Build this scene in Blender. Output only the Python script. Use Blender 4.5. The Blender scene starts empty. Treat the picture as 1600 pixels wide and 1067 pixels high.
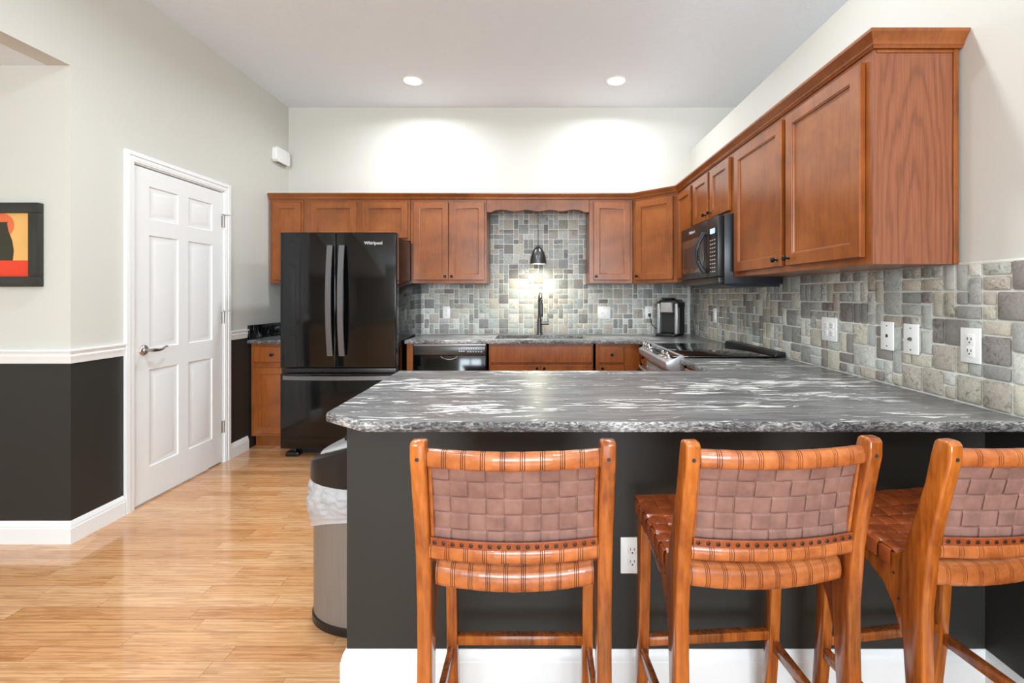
import bpy, bmesh, math, random
from math import pi, sin, cos, radians
from mathutils import Vector, Matrix, noise
random.seed(7)
scn = bpy.context.scene
C = scn.collection

# ------------------------------------------------------------------ camera, world, big lights, exposure
cam_d = bpy.data.cameras.new('camera'); cam = bpy.data.objects.new('camera', cam_d); C.objects.link(cam)
cam.location = (0, 0, 1.27); cam.rotation_euler = (pi/2, 0, 0)
cam_d.sensor_width = 36; cam_d.lens = 16.2
cam_d.shift_x = -0.0256; cam_d.shift_y = -0.045
cam_d.clip_start = 0.02
scn.camera = cam
w = bpy.data.worlds.new('world'); scn.world = w; w.use_nodes = True
w.node_tree.nodes['Background'].inputs[0].default_value = (0.80, 0.90, 1.0, 1)
w.node_tree.nodes['Background'].inputs[1].default_value = 1.0
scn.view_settings.view_transform = 'Standard'; scn.view_settings.look = 'None'
scn.view_settings.gamma = 1; scn.view_settings.use_curve_mapping = False
scn.view_settings.exposure = 0.68

def area(name, loc, rot, sx, sy, power, col=(1, 1, 1), shape='RECTANGLE', spread=pi):
    d = bpy.data.lights.new(name, 'AREA'); d.shape = shape; d.size = sx; d.size_y = sy
    d.energy = power; d.color = col; d.spread = spread
    o = bpy.data.objects.new(name, d); C.objects.link(o); o.location = loc; o.rotation_euler = rot
    return o
DAY = (0.87, 0.965, 1.05)
YR = -4.6                                    # rear wall of the open living room behind the camera
# daylight entering through the living room windows; hall and next room lamps are added fill
for wx in (-.60, .66):
    area('window_daylight', (wx, YR+.30, 1.55), (pi/2+radians(18), 0, 0), 1.1, 1.85, 85, DAY)
area('hall_fill', (-5.34, -1.0, 1.4), (0, -pi/2, 0), 1.8, 2.0, 5, DAY)  # unseen lamp added to brighten the hall wall, no window there
area('next_room_fill', (4.4, 0.6, 1.9), (0, pi/2, 0), 2.0, 2.6, 80, DAY)  # unseen lamp added to light the space beyond the ledge wall
CANS = [(-1.055, 3.875, 11), (.657, 3.875, 11), (-1.055, 1.9, 15), (.657, 1.9, 9), (-1.055, -.2, 9), (.657, -.2, 7), (-1.055, -2.4, 8), (.657, -2.4, 8)]  # first two are the visible cans, the rest are unseen fill added
for cx, cy, p in CANS:
    area('can_light', (cx, cy, 3.06), (0, 0, 0), .13, .13, p, (.93, 1.0, 1.06), 'DISK', radians(165))

# ------------------------------------------------------------------ helpers
def s2l(c): return c/12.92 if c <= .04045 else ((c+.055)/1.055)**2.4
def rgb(r, g, b): return (s2l(r/255), s2l(g/255), s2l(b/255), 1)

class MB:
    def __init__(s): s.v = []; s.f = []; s.m = []; s.mi = 0; s.tint = None; s.t = []
    def add(s, vs, fs):
        o = len(s.v); s.v += [tuple(v) for v in vs]
        for f in fs: s.f.append([i+o for i in f]); s.m.append(s.mi); s.t.append(s.tint)
        return s
    def addbm(s, bm):
        bm.verts.index_update(); s.add([v.co[:] for v in bm.verts], [[v.index for v in f.verts] for f in bm.faces]); bm.free(); return s
    def box(s, x0, x1, y0, y1, z0, z1, b=0, seg=2):
        bm = bmesh.new(); bmesh.ops.create_cube(bm, size=1)
        for v in bm.verts: v.co = Vector(((x0+x1)/2+v.co.x*(x1-x0), (y0+y1)/2+v.co.y*(y1-y0), (z0+z1)/2+v.co.z*(z1-z0)))
        if b: bmesh.ops.bevel(bm, geom=bm.edges[:], offset=b, segments=seg, profile=.5, affect='EDGES')
        return s.addbm(bm)
    def prism(s, poly, ax, a0, a1, b=0, seg=2):
        bm = bmesh.new()
        def P(p, a): return {'x': (a, p[0], p[1]), 'y': (p[0], a, p[1]), 'z': (p[0], p[1], a)}[ax]
        lo = [bm.verts.new(P(p, a0)) for p in poly]; hi = [bm.verts.new(P(p, a1)) for p in poly]
        f0 = bm.faces.new(lo); f1 = bm.faces.new(hi[::-1]); n = len(poly)
        for i in range(n): bm.faces.new((lo[i], hi[i], hi[(i+1) % n], lo[(i+1) % n]))
        bmesh.ops.recalc_face_normals(bm, faces=bm.faces[:])
        if b: bmesh.ops.bevel(bm, geom=list(f0.edges)+list(f1.edges), offset=b, segments=seg, profile=.5, affect='EDGES')
        return s.addbm(bm)
    def tube(s, pts, r, n=12, ry=None, caps=True, up=(0, 0, 1)):
        pts = [Vector(p) for p in pts]; k = len(pts); vs = []
        rr = r if isinstance(r, (list, tuple)) else [r]*k
        for i, p in enumerate(pts):
            t = (pts[min(i+1, k-1)]-pts[max(i-1, 0)]).normalized()
            u = Vector(up)
            if abs(t.dot(u)) > .95: u = Vector((0, 1, 0)) if abs(t.y) < .9 else Vector((1, 0, 0))
            a = t.cross(u).normalized(); c = a.cross(t).normalized()
            q = (ry[i] if isinstance(ry, (list, tuple)) else ry) if ry is not None else rr[i]
            for j in range(n):
                th = 2*pi*j/n; vs.append(p+a*rr[i]*cos(th)+c*q*sin(th))
        fs = [[i*n+j, i*n+(j+1) % n, (i+1)*n+(j+1) % n, (i+1)*n+j] for i in range(k-1) for j in range(n)]
        if caps: fs += [list(range(n))[::-1], [(k-1)*n+j for j in range(n)]]
        return s.add(vs, fs)
    def lathe(s, prof, c=(0, 0, 0), ax='z', n=24, sy=1.0):
        vs = []; k = len(prof)
        for r, h in prof:
            for j in range(n):
                a = 2*pi*j/n; x, y = r*cos(a), r*sin(a)*sy
                vs.append({'z': (c[0]+x, c[1]+y, c[2]+h), 'y': (c[0]+x, c[1]+h, c[2]+y), 'x': (c[0]+h, c[1]+x, c[2]+y)}[ax])
        fs = [[i*n+j, i*n+(j+1) % n, (i+1)*n+(j+1) % n, (i+1)*n+j] for i in range(k-1) for j in range(n)]
        if prof[0][0] > 1e-5: fs.append(list(range(n))[::-1])
        if prof[-1][0] > 1e-5: fs.append([(k-1)*n+j for j in range(n)])
        return s.add(vs, fs)
    def build(s, name, mats, parent=None, sm=True, off=(0, 0, 0), ang=35):
        me = bpy.data.meshes.new(name)
        wl = Vector(off) if parent is None else wloc(parent)
        me.from_pydata([(v[0]-wl.x, v[1]-wl.y, v[2]-wl.z) for v in s.v], [], s.f)
        if not isinstance(mats, (list, tuple)): mats = [mats]
        for m in mats: me.materials.append(m)
        me.polygons.foreach_set('material_index', s.m)
        if any(t is not None for t in s.t):
            at = me.attributes.new('tint', 'FLOAT_COLOR', 'CORNER'); buf = []
            for f, t in zip(s.f, s.t):
                for _ in f: buf += list(t or (1, 1, 1, 1))
            at.data.foreach_set('color', buf)
        bm = bmesh.new(); bm.from_mesh(me); bmesh.ops.recalc_face_normals(bm, faces=bm.faces[:]); bm.to_mesh(me); bm.free()
        if sm:
            me.polygons.foreach_set('use_smooth', [True]*len(me.polygons)); me.set_sharp_from_angle(angle=radians(ang))
        me.update()
        o = bpy.data.objects.new(name, me); C.objects.link(o)
        if parent is not None: o.parent = parent
        else: o.location = off
        return o
def wloc(o):
    v = Vector((0, 0, 0))
    while o is not None: v += o.location; o = o.parent
    return v
def thing(name, label, cat, loc=(0, 0, 0), group=None):
    o = bpy.data.objects.new(name, None); C.objects.link(o); o.location = loc; o.empty_display_size = .05
    o['label'] = label; o['category'] = cat
    if group: o['group'] = group
    return o
def tag(o, label, cat, group=None):
    o['label'] = label; o['category'] = cat
    if group: o['group'] = group
    return o
def struct(o, label=None, cat=None):
    o['kind'] = 'structure'
    if label: o['label'] = label
    if cat: o['category'] = cat
    return o
def copy_tree(o, parent=None):
    c = o.copy(); C.objects.link(c); c.parent = parent
    for ch in list(o.children): copy_tree(ch, c)
    return c
def text(body, size, mat, parent, loc, rot, name='lettering', ext=.0006):
    cu = bpy.data.curves.new(name, 'FONT'); cu.body = body; cu.size = size; cu.extrude = ext; cu.align_x = 'CENTER'; cu.align_y = 'CENTER'
    cu.materials.append(mat); cu.offset = size*.02
    t_ = bpy.data.objects.new(name, cu); C.objects.link(t_); me = bpy.data.meshes.new_from_object(t_); bpy.data.objects.remove(t_)
    o = bpy.data.objects.new(name, me); C.objects.link(o); o.parent = parent; o.location = Vector(loc)-wloc(parent); o.rotation_euler = rot
    return o
def front_grid(mb, X, Z, panels, rings, y0):
    """a face in the plane y=y0 looking to -y, cut at X and Z; the cells in panels sink in nested rings (inset, depth)"""
    for i in range(len(X)-1):
        for j in range(len(Z)-1):
            a, b, c, d = X[i], X[i+1], Z[j], Z[j+1]
            if (i, j) not in panels: mb.add([(a, y0, c), (b, y0, c), (b, y0, d), (a, y0, d)], [[0, 1, 2, 3]]); continue
            vs = []; fs = []
            for (q, e) in [(0, 0)]+rings: vs += [(a+q, y0+e, c+q), (b-q, y0+e, c+q), (b-q, y0+e, d-q), (a+q, y0+e, d-q)]
            n = len(rings)
            for k in range(n):
                for t in range(4): fs.append([k*4+t, k*4+(t+1) % 4, (k+1)*4+(t+1) % 4, (k+1)*4+t])
            fs.append([n*4+t for t in range(4)]); mb.add(vs, fs)
def slab_sides(mb, x0, x1, y0, y1, z0, z1, front=False):
    v = [(x0, y0, z0), (x1, y0, z0), (x1, y1, z0), (x0, y1, z0), (x0, y0, z1), (x1, y0, z1), (x1, y1, z1), (x0, y1, z1)]
    mb.add(v, [[0, 3, 2, 1], [4, 5, 6, 7], [1, 2, 6, 5], [2, 3, 7, 6], [3, 0, 4, 7]]+([[0, 1, 5, 4]] if front else []))

# ------------------------------------------------------------------ materials
def newmat(name):
    m = bpy.data.materials.new(name); m.use_nodes = True
    return m, m.node_tree, m.node_tree.nodes['Principled BSDF']
def N(nt, typ, **kw):
    n = nt.nodes.new(typ)
    for k, v in kw.items(): setattr(n, k, v)
    return n
def math_(nt, op, a, b=None, c=None):
    n = N(nt, 'ShaderNodeMath', operation=op)
    for i, x in enumerate((a, b, c)):
        if x is None: continue
        if isinstance(x, (int, float)): n.inputs[i].default_value = x
        else: nt.links.new(x, n.inputs[i])
    return n.outputs[0]
def mapping(nt, scale, src='Object', loc=(0, 0, 0), rot=(0, 0, 0)):
    tc = N(nt, 'ShaderNodeTexCoord'); mp = N(nt, 'ShaderNodeMapping')
    mp.inputs['Scale'].default_value = scale; mp.inputs['Location'].default_value = loc; mp.inputs['Rotation'].default_value = rot
    nt.links.new(tc.outputs[src], mp.inputs[0]); return mp.outputs[0]
def noise_(nt, vec, scale, detail=4, rough=.55, dist=0):
    n = N(nt, 'ShaderNodeTexNoise'); n.inputs['Scale'].default_value = scale; n.inputs['Detail'].default_value = detail
    n.inputs['Roughness'].default_value = rough; n.inputs['Distortion'].default_value = dist
    if vec is not None: nt.links.new(vec, n.inputs['Vector'])
    return n.outputs['Fac']
def ramp(nt, fac, stops, interp='LINEAR'):
    r = N(nt, 'ShaderNodeValToRGB'); r.color_ramp.interpolation = interp; e = r.color_ramp.elements
    while len(e) < len(stops): e.new(.5)
    for x, (p, c) in zip(e, stops): x.position = p; x.color = c if len(c) == 4 else (*c, 1)
    nt.links.new(fac, r.inputs[0]); return r.outputs[0]
def mix(nt, fac, a, b, mode='MIX'):
    n = N(nt, 'ShaderNodeMix', data_type='RGBA', blend_type=mode)
    for i, x in ((0, fac), (6, a), (7, b)):
        if isinstance(x, (int, float)): n.inputs[i].default_value = x
        elif isinstance(x, tuple): n.inputs[i].default_value = x
        else: nt.links.new(x, n.inputs[i])
    return n.outputs[2]
def bump(nt, b, h, strength, dist=.01):
    n = N(nt, 'ShaderNodeBump'); n.inputs['Strength'].default_value = strength; n.inputs['Distance'].default_value = dist
    nt.links.new(h, n.inputs['Height']); nt.links.new(n.outputs[0], b.inputs['Normal'])
def plain(name, col, rough=.5, metal=0, bs=0, bscale=200, coat=0, var=0):
    m, nt, b = newmat(name)
    b.inputs['Base Color'].default_value = col; b.inputs['Roughness'].default_value = rough; b.inputs['Metallic'].default_value = metal
    b.inputs['Coat Weight'].default_value = coat; b.inputs['Coat Roughness'].default_value = .1
    v = mapping(nt, (1, 1, 1)); f = noise_(nt, v, bscale, 3)
    if var:
        g = noise_(nt, v, 6, 3); nt.links.new(mix(nt, g, tuple(c*(1-var) for c in col[:3])+(1,), tuple(min(1, c*(1+var)) for c in col[:3])+(1,)), b.inputs['Base Color'])
    if bs: bump(nt, b, f, bs, .002)
    return m
M = {}
M['cream'] = plain('cream_wall_paint', rgb(208, 207, 199), .6, bs=.12, bscale=260)
M['grey'] = plain('charcoal_wall_paint', rgb(40, 39, 35), .55, bs=.12, bscale=260)
M['white'] = plain('white_trim_paint', rgb(238, 239, 238), .3)
M['doorw'] = plain('white_door_paint', rgb(234, 235, 234), .35)
M['plate'] = plain('white_plastic', rgb(242, 242, 238), .35)
M['slot'] = plain('slot_dark', rgb(40, 38, 36), .6)
M['grout'] = plain('pale_grout', rgb(232, 233, 226), .85, bs=.2, bscale=400)
M['black'] = plain('gloss_black_enamel', rgb(8, 8, 9), .1)
M['blackp'] = plain('black_plastic', rgb(20, 20, 22), .32)
M['mwblack'] = plain('black_appliance_case', rgb(34, 38, 44), .3)
M['dark'] = plain('dark_rubber', rgb(16, 16, 16), .7)
M['knob'] = plain('oil_rubbed_bronze', rgb(30, 26, 24), .35, .6)
M['chrome'] = plain('polished_chrome', rgb(215, 217, 220), .12, 1)
M['nickel'] = plain('satin_nickel', rgb(178, 174, 168), .28, 1)
M['hand'] = plain('graphite_handle', rgb(120, 120, 122), .36, .75)
M['gun'] = plain('gunmetal', rgb(92, 92, 92), .3, .8)
M['silverp'] = plain('silver_plastic', rgb(190, 190, 190), .3, .5)
M['glass'] = plain('black_ceramic_glass', rgb(12, 12, 13), .04, coat=.5)
M['mwwin'] = plain('microwave_window', rgb(78, 62, 54), .14, coat=.3)
M['legend'] = plain('pale_legend_print', rgb(200, 200, 200), .5)
M['leatherd'] = plain('dark_leather_edge', rgb(58, 26, 16), .55)
M['brass'] = plain('aged_brass_rivet', rgb(64, 42, 32), .4, .5)
M['posterframe'] = plain('black_frame', rgb(44, 44, 38), .35)
M['p_tan'] = plain('ochre_print', rgb(232, 180, 104), .5, var=.12)
M['p_red'] = plain('red_print', rgb(226, 66, 34), .5, var=.08)
M['p_dark'] = plain('olive_black_print', rgb(52, 50, 36), .5)
M['p_sal'] = plain('salmon_print', rgb(226, 112, 66), .5, var=.15)
def brushed(name, col, rough, sc):
    m, nt, b = newmat(name); b.inputs['Metallic'].default_value = .6
    f = noise_(nt, mapping(nt, sc), 1, 3)
    nt.links.new(ramp(nt, f, [(.3, tuple(c*.85 for c in col[:3])), (.7, col)]), b.inputs['Base Color'])
    b.inputs['Roughness'].default_value = rough; bump(nt, b, f, .06, .001); return m
M['steel'] = brushed('brushed_steel', rgb(150, 147, 143), .42, (400, 400, 6))
M['steelh'] = plain('satin_steel_range', rgb(176, 177, 178), .3, .45)
def emit(name, col, st):
    m, nt, b = newmat(name); b.inputs['Emission Color'].default_value = col; b.inputs['Emission Strength'].default_value = st
    b.inputs['Base Color'].default_value = col; return m
M['lamp'] = emit('lamp_diffuser', (1, .96, .9, 1), 14)
M['bulb'] = emit('pendant_bulb', (1, .93, .72, 1), 25)
M['lcd'] = emit('blue_display', rgb(110, 170, 255), 2.5)

def mat_ceiling():
    m, nt, b = newmat('knockdown_ceiling'); b.inputs['Base Color'].default_value = rgb(234, 243, 250); b.inputs['Roughness'].default_value = .8
    v = mapping(nt, (1, 1, 1)); f = noise_(nt, v, 34, 5, .6, .6); g = ramp(nt, f, [(.5, (0, 0, 0)), (.58, (1, 1, 1))])
    bump(nt, b, g, .35, .004); return m
M['ceil'] = mat_ceiling()

def mat_cabinet():
    m, nt, b = newmat('stained_maple_cabinet'); v = mapping(nt, (1, 1, 1))
    a = noise_(nt, v, 4.5, 5, .6, .4); g = noise_(nt, mapping(nt, (26, 26, 2.2)), 3, 5, .6)
    c1 = ramp(nt, a, [(.3, rgb(106, 54, 19)), (.52, rgb(145, 78, 29)), (.72, rgb(170, 99, 42))])
    c2 = mix(nt, .35, c1, ramp(nt, g, [(.35, rgb(112, 58, 20)), (.65, rgb(158, 90, 38))]))
    nt.links.new(c2, b.inputs['Base Color']); b.inputs['Roughness'].default_value = .3
    b.inputs['Coat Weight'].default_value = .15; b.inputs['Coat Roughness'].default_value = .18
    return m
M['cab'] = mat_cabinet()
def mat_cherry():
    m, nt, b = newmat('figured_cherry_panel')
    v = mapping(nt, (1, 9.5, 1.1), loc=(0, -1.85, -.42))
    d = N(nt, 'ShaderNodeTexNoise'); d.inputs['Scale'].default_value = 1.6; d.inputs['Detail'].default_value = 3
    nt.links.new(v, d.inputs['Vector'])
    vm = N(nt, 'ShaderNodeVectorMath', operation='MULTIPLY_ADD'); nt.links.new(d.outputs['Color'], vm.inputs[0])
    vm.inputs[1].default_value = (.0, 1.1, .8); nt.links.new(v, vm.inputs[2])
    wv = N(nt, 'ShaderNodeTexWave', wave_type='RINGS', rings_direction='X'); wv.inputs['Scale'].default_value = 1.25
    wv.inputs['Distortion'].default_value = 1.2; wv.inputs['Detail'].default_value = 2; nt.links.new(vm.outputs[0], wv.inputs['Vector'])
    fine = noise_(nt, mapping(nt, (1, 200, 5)), 1, 3)
    c = ramp(nt, wv.outputs['Fac'], [(0, rgb(116, 66, 42)), (.25, rgb(134, 78, 52)), (1, rgb(142, 85, 58))])
    c = mix(nt, .3, c, ramp(nt, fine, [(.3, rgb(104, 56, 36)), (.7, rgb(164, 104, 72))]))
    nt.links.new(c, b.inputs['Base Color']); b.inputs['Roughness'].default_value = .34; return m
M['cherry'] = mat_cherry()
def mat_stool():
    m, nt, b = newmat('honey_teak'); a = noise_(nt, mapping(nt, (5, 5, 1.4)), 2, 4, .6, .8); g = noise_(nt, mapping(nt, (50, 50, 4)), 2, 4)
    c = ramp(nt, a, [(.34, rgb(76, 30, 8)), (.48, rgb(138, 66, 18)), (.66, rgb(184, 102, 36))])
    c = mix(nt, .3, c, ramp(nt, g, [(.35, rgb(120, 56, 16)), (.65, rgb(206, 122, 48))]))
    nt.links.new(c, b.inputs['Base Color']); b.inputs['Roughness'].default_value = .22
    b.inputs['Coat Weight'].default_value = .5; b.inputs['Coat Roughness'].default_value = .1; return m
M['teak'] = mat_stool()
def mat_leather(name, lo, hi, rough, bs, coat=0):
    m, nt, b = newmat(name); v = mapping(nt, (1, 1, 1)); a = noise_(nt, v, 22, 5, .6); f = noise_(nt, v, 700, 2)
    nt.links.new(ramp(nt, a, [(.3, lo), (.7, hi)]), b.inputs['Base Color']); b.inputs['Roughness'].default_value = rough
    b.inputs['Coat Weight'].default_value = coat; bump(nt, b, f, bs, .001); return m
M['suede'] = mat_leather('flesh_side_leather', rgb(118, 84, 74), rgb(148, 110, 98), .72, .35)
M['cognac'] = mat_leather('cognac_leather', rgb(146, 76, 34), rgb(194, 114, 60), .25, .12, .35)
M['cognacd'] = mat_leather('seat_leather', rgb(120, 54, 24), rgb(160, 80, 40), .28, .12, .3)

def mat_floor():
    m, nt, b = newmat('oak_plank_floor'); geo = N(nt, 'ShaderNodeNewGeometry'); sp = N(nt, 'ShaderNodeSeparateXYZ')
    nt.links.new(geo.outputs['Position'], sp.inputs[0]); x, y = sp.outputs[0], sp.outputs[1]
    r = math_(nt, 'DIVIDE', y, .0695); row = math_(nt, 'FLOOR', r); fy = math_(nt, 'FRACT', r)
    wn = N(nt, 'ShaderNodeTexWhiteNoise', noise_dimensions='1D'); nt.links.new(row, wn.inputs['W'])
    L = math_(nt, 'MULTIPLY_ADD', wn.outputs['Value'], .35, .62)
    xs = math_(nt, 'DIVIDE', math_(nt, 'MULTIPLY_ADD', wn.outputs['Value'], 7.3, x), L)
    col = math_(nt, 'FLOOR', xs); fx = math_(nt, 'FRACT', xs)
    cmb = N(nt, 'ShaderNodeCombineXYZ'); nt.links.new(row, cmb.inputs[0]); nt.links.new(col, cmb.inputs[1])
    w2 = N(nt, 'ShaderNodeTexWhiteNoise', noise_dimensions='2D'); nt.links.new(cmb.outputs[0], w2.inputs['Vector'])
    base = ramp(nt, w2.outputs['Value'], [(0, rgb(204, 148, 98)), (.5, rgb(218, 166, 116)), (1, rgb(226, 180, 134))])
    cc = N(nt, 'ShaderNodeCombineXYZ'); nt.links.new(math_(nt, 'MULTIPLY', x, 3.2), cc.inputs[0]); nt.links.new(math_(nt, 'MULTIPLY', y, 34), cc.inputs[1])
    nt.links.new(math_(nt, 'MULTIPLY', w2.outputs['Value'], 40), cc.inputs[2])
    g = noise_(nt, cc.outputs[0], 1.6, 5, .6, 1.2)
    wv = N(nt, 'ShaderNodeTexWave', bands_direction='Y'); wv.inputs['Scale'].default_value = .5; wv.inputs['Distortion'].default_value = 9; wv.inputs['Detail'].default_value = 3
    wv.inputs['Detail Scale'].default_value = .6; nt.links.new(cc.outputs[0], wv.inputs['Vector'])
    gr = ramp(nt, g, [(.36, (.60, .46, .34)), (.56, (1, 1, 1))])
    c = mix(nt, .6, base, gr, 'MULTIPLY'); c = mix(nt, .38, c, ramp(nt, wv.outputs['Fac'], [(0, (.60, .44, .32)), (.3, (1, 1, 1))]), 'MULTIPLY')
    gy = math_(nt, 'LESS_THAN', fy, .028); gx = math_(nt, 'LESS_THAN', math_(nt, 'MULTIPLY', fx, L), .0022)
    gap = math_(nt, 'MAXIMUM', gy, gx)
    c = mix(nt, math_(nt, 'MULTIPLY', gap, .55), c, rgb(96, 56, 30))
    nt.links.new(c, b.inputs['Base Color']); b.inputs['Roughness'].default_value = .2
    b.inputs['Coat Weight'].default_value = .6; b.inputs['Coat Roughness'].default_value = .07
    bump(nt, b, math_(nt, 'SUBTRACT', 1, gap), .2, .001); return m
M['floor'] = mat_floor()

def mat_granite(edge=False):
    m, nt, b = newmat('granite_edge' if edge else 'leathered_granite')
    geo = N(nt, 'ShaderNodeNewGeometry')
    def mp(sc):
        q = N(nt, 'ShaderNodeMapping'); q.inputs['Scale'].default_value = sc; nt.links.new(geo.outputs['Position'], q.inputs[0]); return q.outputs[0]
    if edge:
        st = noise_(nt, mp((6, 6, 16)), 2.2, 7, .62, 2.6); hot = noise_(nt, mp((2.2, 2.2, 2)), 1.4, 3)
        vein = noise_(nt, mp((14, 14, 40)), 2.2, 6, .66, 2.2)
        f = math_(nt, 'ADD', math_(nt, 'MULTIPLY', vein, .8), math_(nt, 'MULTIPLY', st, .35))
        f = math_(nt, 'ADD', f, math_(nt, 'MULTIPLY', math_(nt, 'SUBTRACT', hot, .5), .55))
        c = ramp(nt, f, [(.44, rgb(34, 34, 35)), (.54, rgb(80, 80, 80)), (.64, rgb(138, 138, 137)), (.76, rgb(214, 214, 212))])
        nt.links.new(c, b.inputs['Base Color']); b.inputs['Roughness'].default_value = .5; bump(nt, b, f, .5, .004); return m
    warp = N(nt, 'ShaderNodeTexNoise'); warp.inputs['Scale'].default_value = 2.4; warp.inputs['Detail'].default_value = 3; nt.links.new(mp((1, 2.2, 1)), warp.inputs['Vector'])
    vm = N(nt, 'ShaderNodeVectorMath', operation='MULTIPLY_ADD'); nt.links.new(warp.outputs['Color'], vm.inputs[0]); vm.inputs[1].default_value = (.10, .10, 0); nt.links.new(geo.outputs['Position'], vm.inputs[2])
    def mq(sc, loc=(0, 0, 0)):
        q = N(nt, 'ShaderNodeMapping'); q.inputs['Scale'].default_value = sc; q.inputs['Location'].default_value = loc; nt.links.new(vm.outputs[0], q.inputs[0]); return q.outputs[0]
    streak = noise_(nt, mq((2.2, 26, 8)), 1, 7, .62, .3)
    fine = noise_(nt, mq((7, 110, 30)), 1, 4, .6)
    dark = ramp(nt, streak, [(.3, rgb(70, 70, 70)), (.5, rgb(108, 108, 107)), (.68, rgb(144, 144, 143))])
    dark = mix(nt, .35, dark, ramp(nt, fine, [(.35, rgb(58, 58, 59)), (.65, rgb(146, 146, 145))]))
    mask = ramp(nt, noise_(nt, mq((1.5, 5.5, 2), (3.1, 1.7, 0)), 1, 2), [(.40, (0, 0, 0)), (.62, (1, 1, 1))])
    fl = noise_(nt, mq((7, 42, 20), (1.3, 7, 2)), 1, 8, .66, 1.0)
    fm = math_(nt, 'ADD', fl, math_(nt, 'MULTIPLY', mask, .13))
    white = ramp(nt, fm, [(.625, (0, 0, 0)), (.668, (1, 1, 1))])
    c = mix(nt, white, dark, rgb(226, 225, 222))
    nt.links.new(c, b.inputs['Base Color']); b.inputs['Roughness'].default_value = .3; b.inputs['Specular IOR Level'].default_value = .7
    bump(nt, b, noise_(nt, mp((60, 60, 60)), 1, 4), .12, .002); return m
M['gran'] = mat_granite(); M['grane'] = mat_granite(True)

def mat_tile():
    m, nt, b = newmat('tumbled_travertine'); at = N(nt, 'ShaderNodeAttribute', attribute_name='tint')
    geo = N(nt, 'ShaderNodeNewGeometry'); vm = N(nt, 'ShaderNodeVectorMath', operation='MULTIPLY_ADD')
    nt.links.new(at.outputs['Color'], vm.inputs[0]); vm.inputs[1].default_value = (9, 17, 13); nt.links.new(geo.outputs['Position'], vm.inputs[2])
    n1 = noise_(nt, vm.outputs[0], 34, 7, .68, 1.6); n2 = noise_(nt, vm.outputs[0], 130, 4, .6, .5)
    k = math_(nt, 'MULTIPLY', at.outputs['Alpha'], 1)
    v = ramp(nt, n1, [(.36, (.46, .46, .46)), (.47, (.92, .92, .92)), (.60, (1.0, 1.0, 1.0)), (.68, (1.4, 1.4, 1.4))])
    v2 = ramp(nt, n2, [(.36, (.72, .72, .72)), (.52, (1.05, 1.05, 1.05))])
    c = mix(nt, k, at.outputs['Color'], v, 'MULTIPLY'); c = mix(nt, .6, c, v2, 'MULTIPLY')
    nt.links.new(c, b.inputs['Base Color']); b.inputs['Roughness'].default_value = .55
    bump(nt, b, n1, .3, .003); return m
M['tile'] = mat_tile()
def mat_bag():
    m, nt, b = newmat('translucent_liner'); b.inputs['Base Color'].default_value = rgb(232, 232, 234); b.inputs['Roughness'].default_value = .3
    b.inputs['Transmission Weight'].default_value = .35; b.inputs['Alpha'].default_value = .8
    bump(nt, b, noise_(nt, mapping(nt, (1, 1, 1)), 26, 4, .6, 1.5), .5, .01); return m
M['bag'] = mat_bag()

# ------------------------------------------------------------------ room
XL, XR, YB, ZC = -2.40, 1.465, 4.43, 3.076
ZH = 2.45; YH = 2.366; RAIL = .955; ZLEDGE = 2.664; XF = 4.6; XHL = -5.4
def bx(name, mats, parts, label, cat, **k):
    m = MB()
    for p in parts:
        m.mi = p[6] if len(p) > 6 else 0; m.box(*p[:6])
    return struct(m.build(name, mats, **k), label, cat)
bx('floor', M['floor'], [(XHL, XF, YR-.2, YB+.15, -.1, 0)], 'light oak strip plank floor with glossy finish', 'floor')
bx('ceiling', M['ceil'], [(XL-.12, XF, YR-.2, YB+.15, ZC, ZC+.1)], 'pale grey textured kitchen ceiling with recessed lights', 'ceiling')
bx('ceiling_hall', M['ceil'], [(XHL, XL-.12, YR-.2, YH+.12, ZH, ZH+.1)], 'lower textured ceiling of the side hall at upper left', 'ceiling')
wall_back = bx('wall_back', [M['cream']], [(XL-.12, XF, YB, YB+.15, 0, ZC)], 'cream back wall above the cabinets', 'wall')
DY0, DY1, DZ = 2.725, 3.515, 2.062
wl = bx('wall_left', [M['cream'], M['grey']], [
    (XL-.12, XL, YH, DY0, RAIL, ZC), (XL-.12, XL, YH, DY0, 0, RAIL, 1), (XL-.12, XL, DY0, DY1, DZ, ZC),
    (XL-.12, XL, DY1, YB, RAIL, ZC), (XL-.12, XL, DY1, YB, 0, RAIL, 1), (XL-.12, XL, YR, YH, ZH, ZC)],
    'cream and charcoal side wall holding the white door', 'wall')
bx('wall_hall', [M['cream'], M['grey']], [(XHL, XL-.12, YH, YH+.12, RAIL, ZH), (XHL, XL-.12, YH, YH+.12, 0, RAIL, 1)], 'cream and charcoal hall wall under the framed print', 'wall')
bx('wall_hall_far', [M['cream']], [(XHL-.12, XHL, YR, YH+.12, 0, ZH)], 'hall wall out of view', 'wall')
bx('wall_closet', [M['cream']], [(XL-1.0, XL-.95, DY0-.2, DY1+.2, 0, ZC)], 'closet wall behind the door', 'wall')
wall_right = bx('wall_right', [M['cream'], M['grey']], [(XR, XR+.14, YR, YB, .885, ZLEDGE), (XR, XR+.14, YR, YB, 0, .885, 1)], 'right wall ending in a ledge below the ceiling', 'wall')
bx('wall_far_right', [M['cream']], [(XF, XF+.12, YR-.2, YB+.15, 0, ZC)], 'wall of the next room', 'wall')
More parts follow.
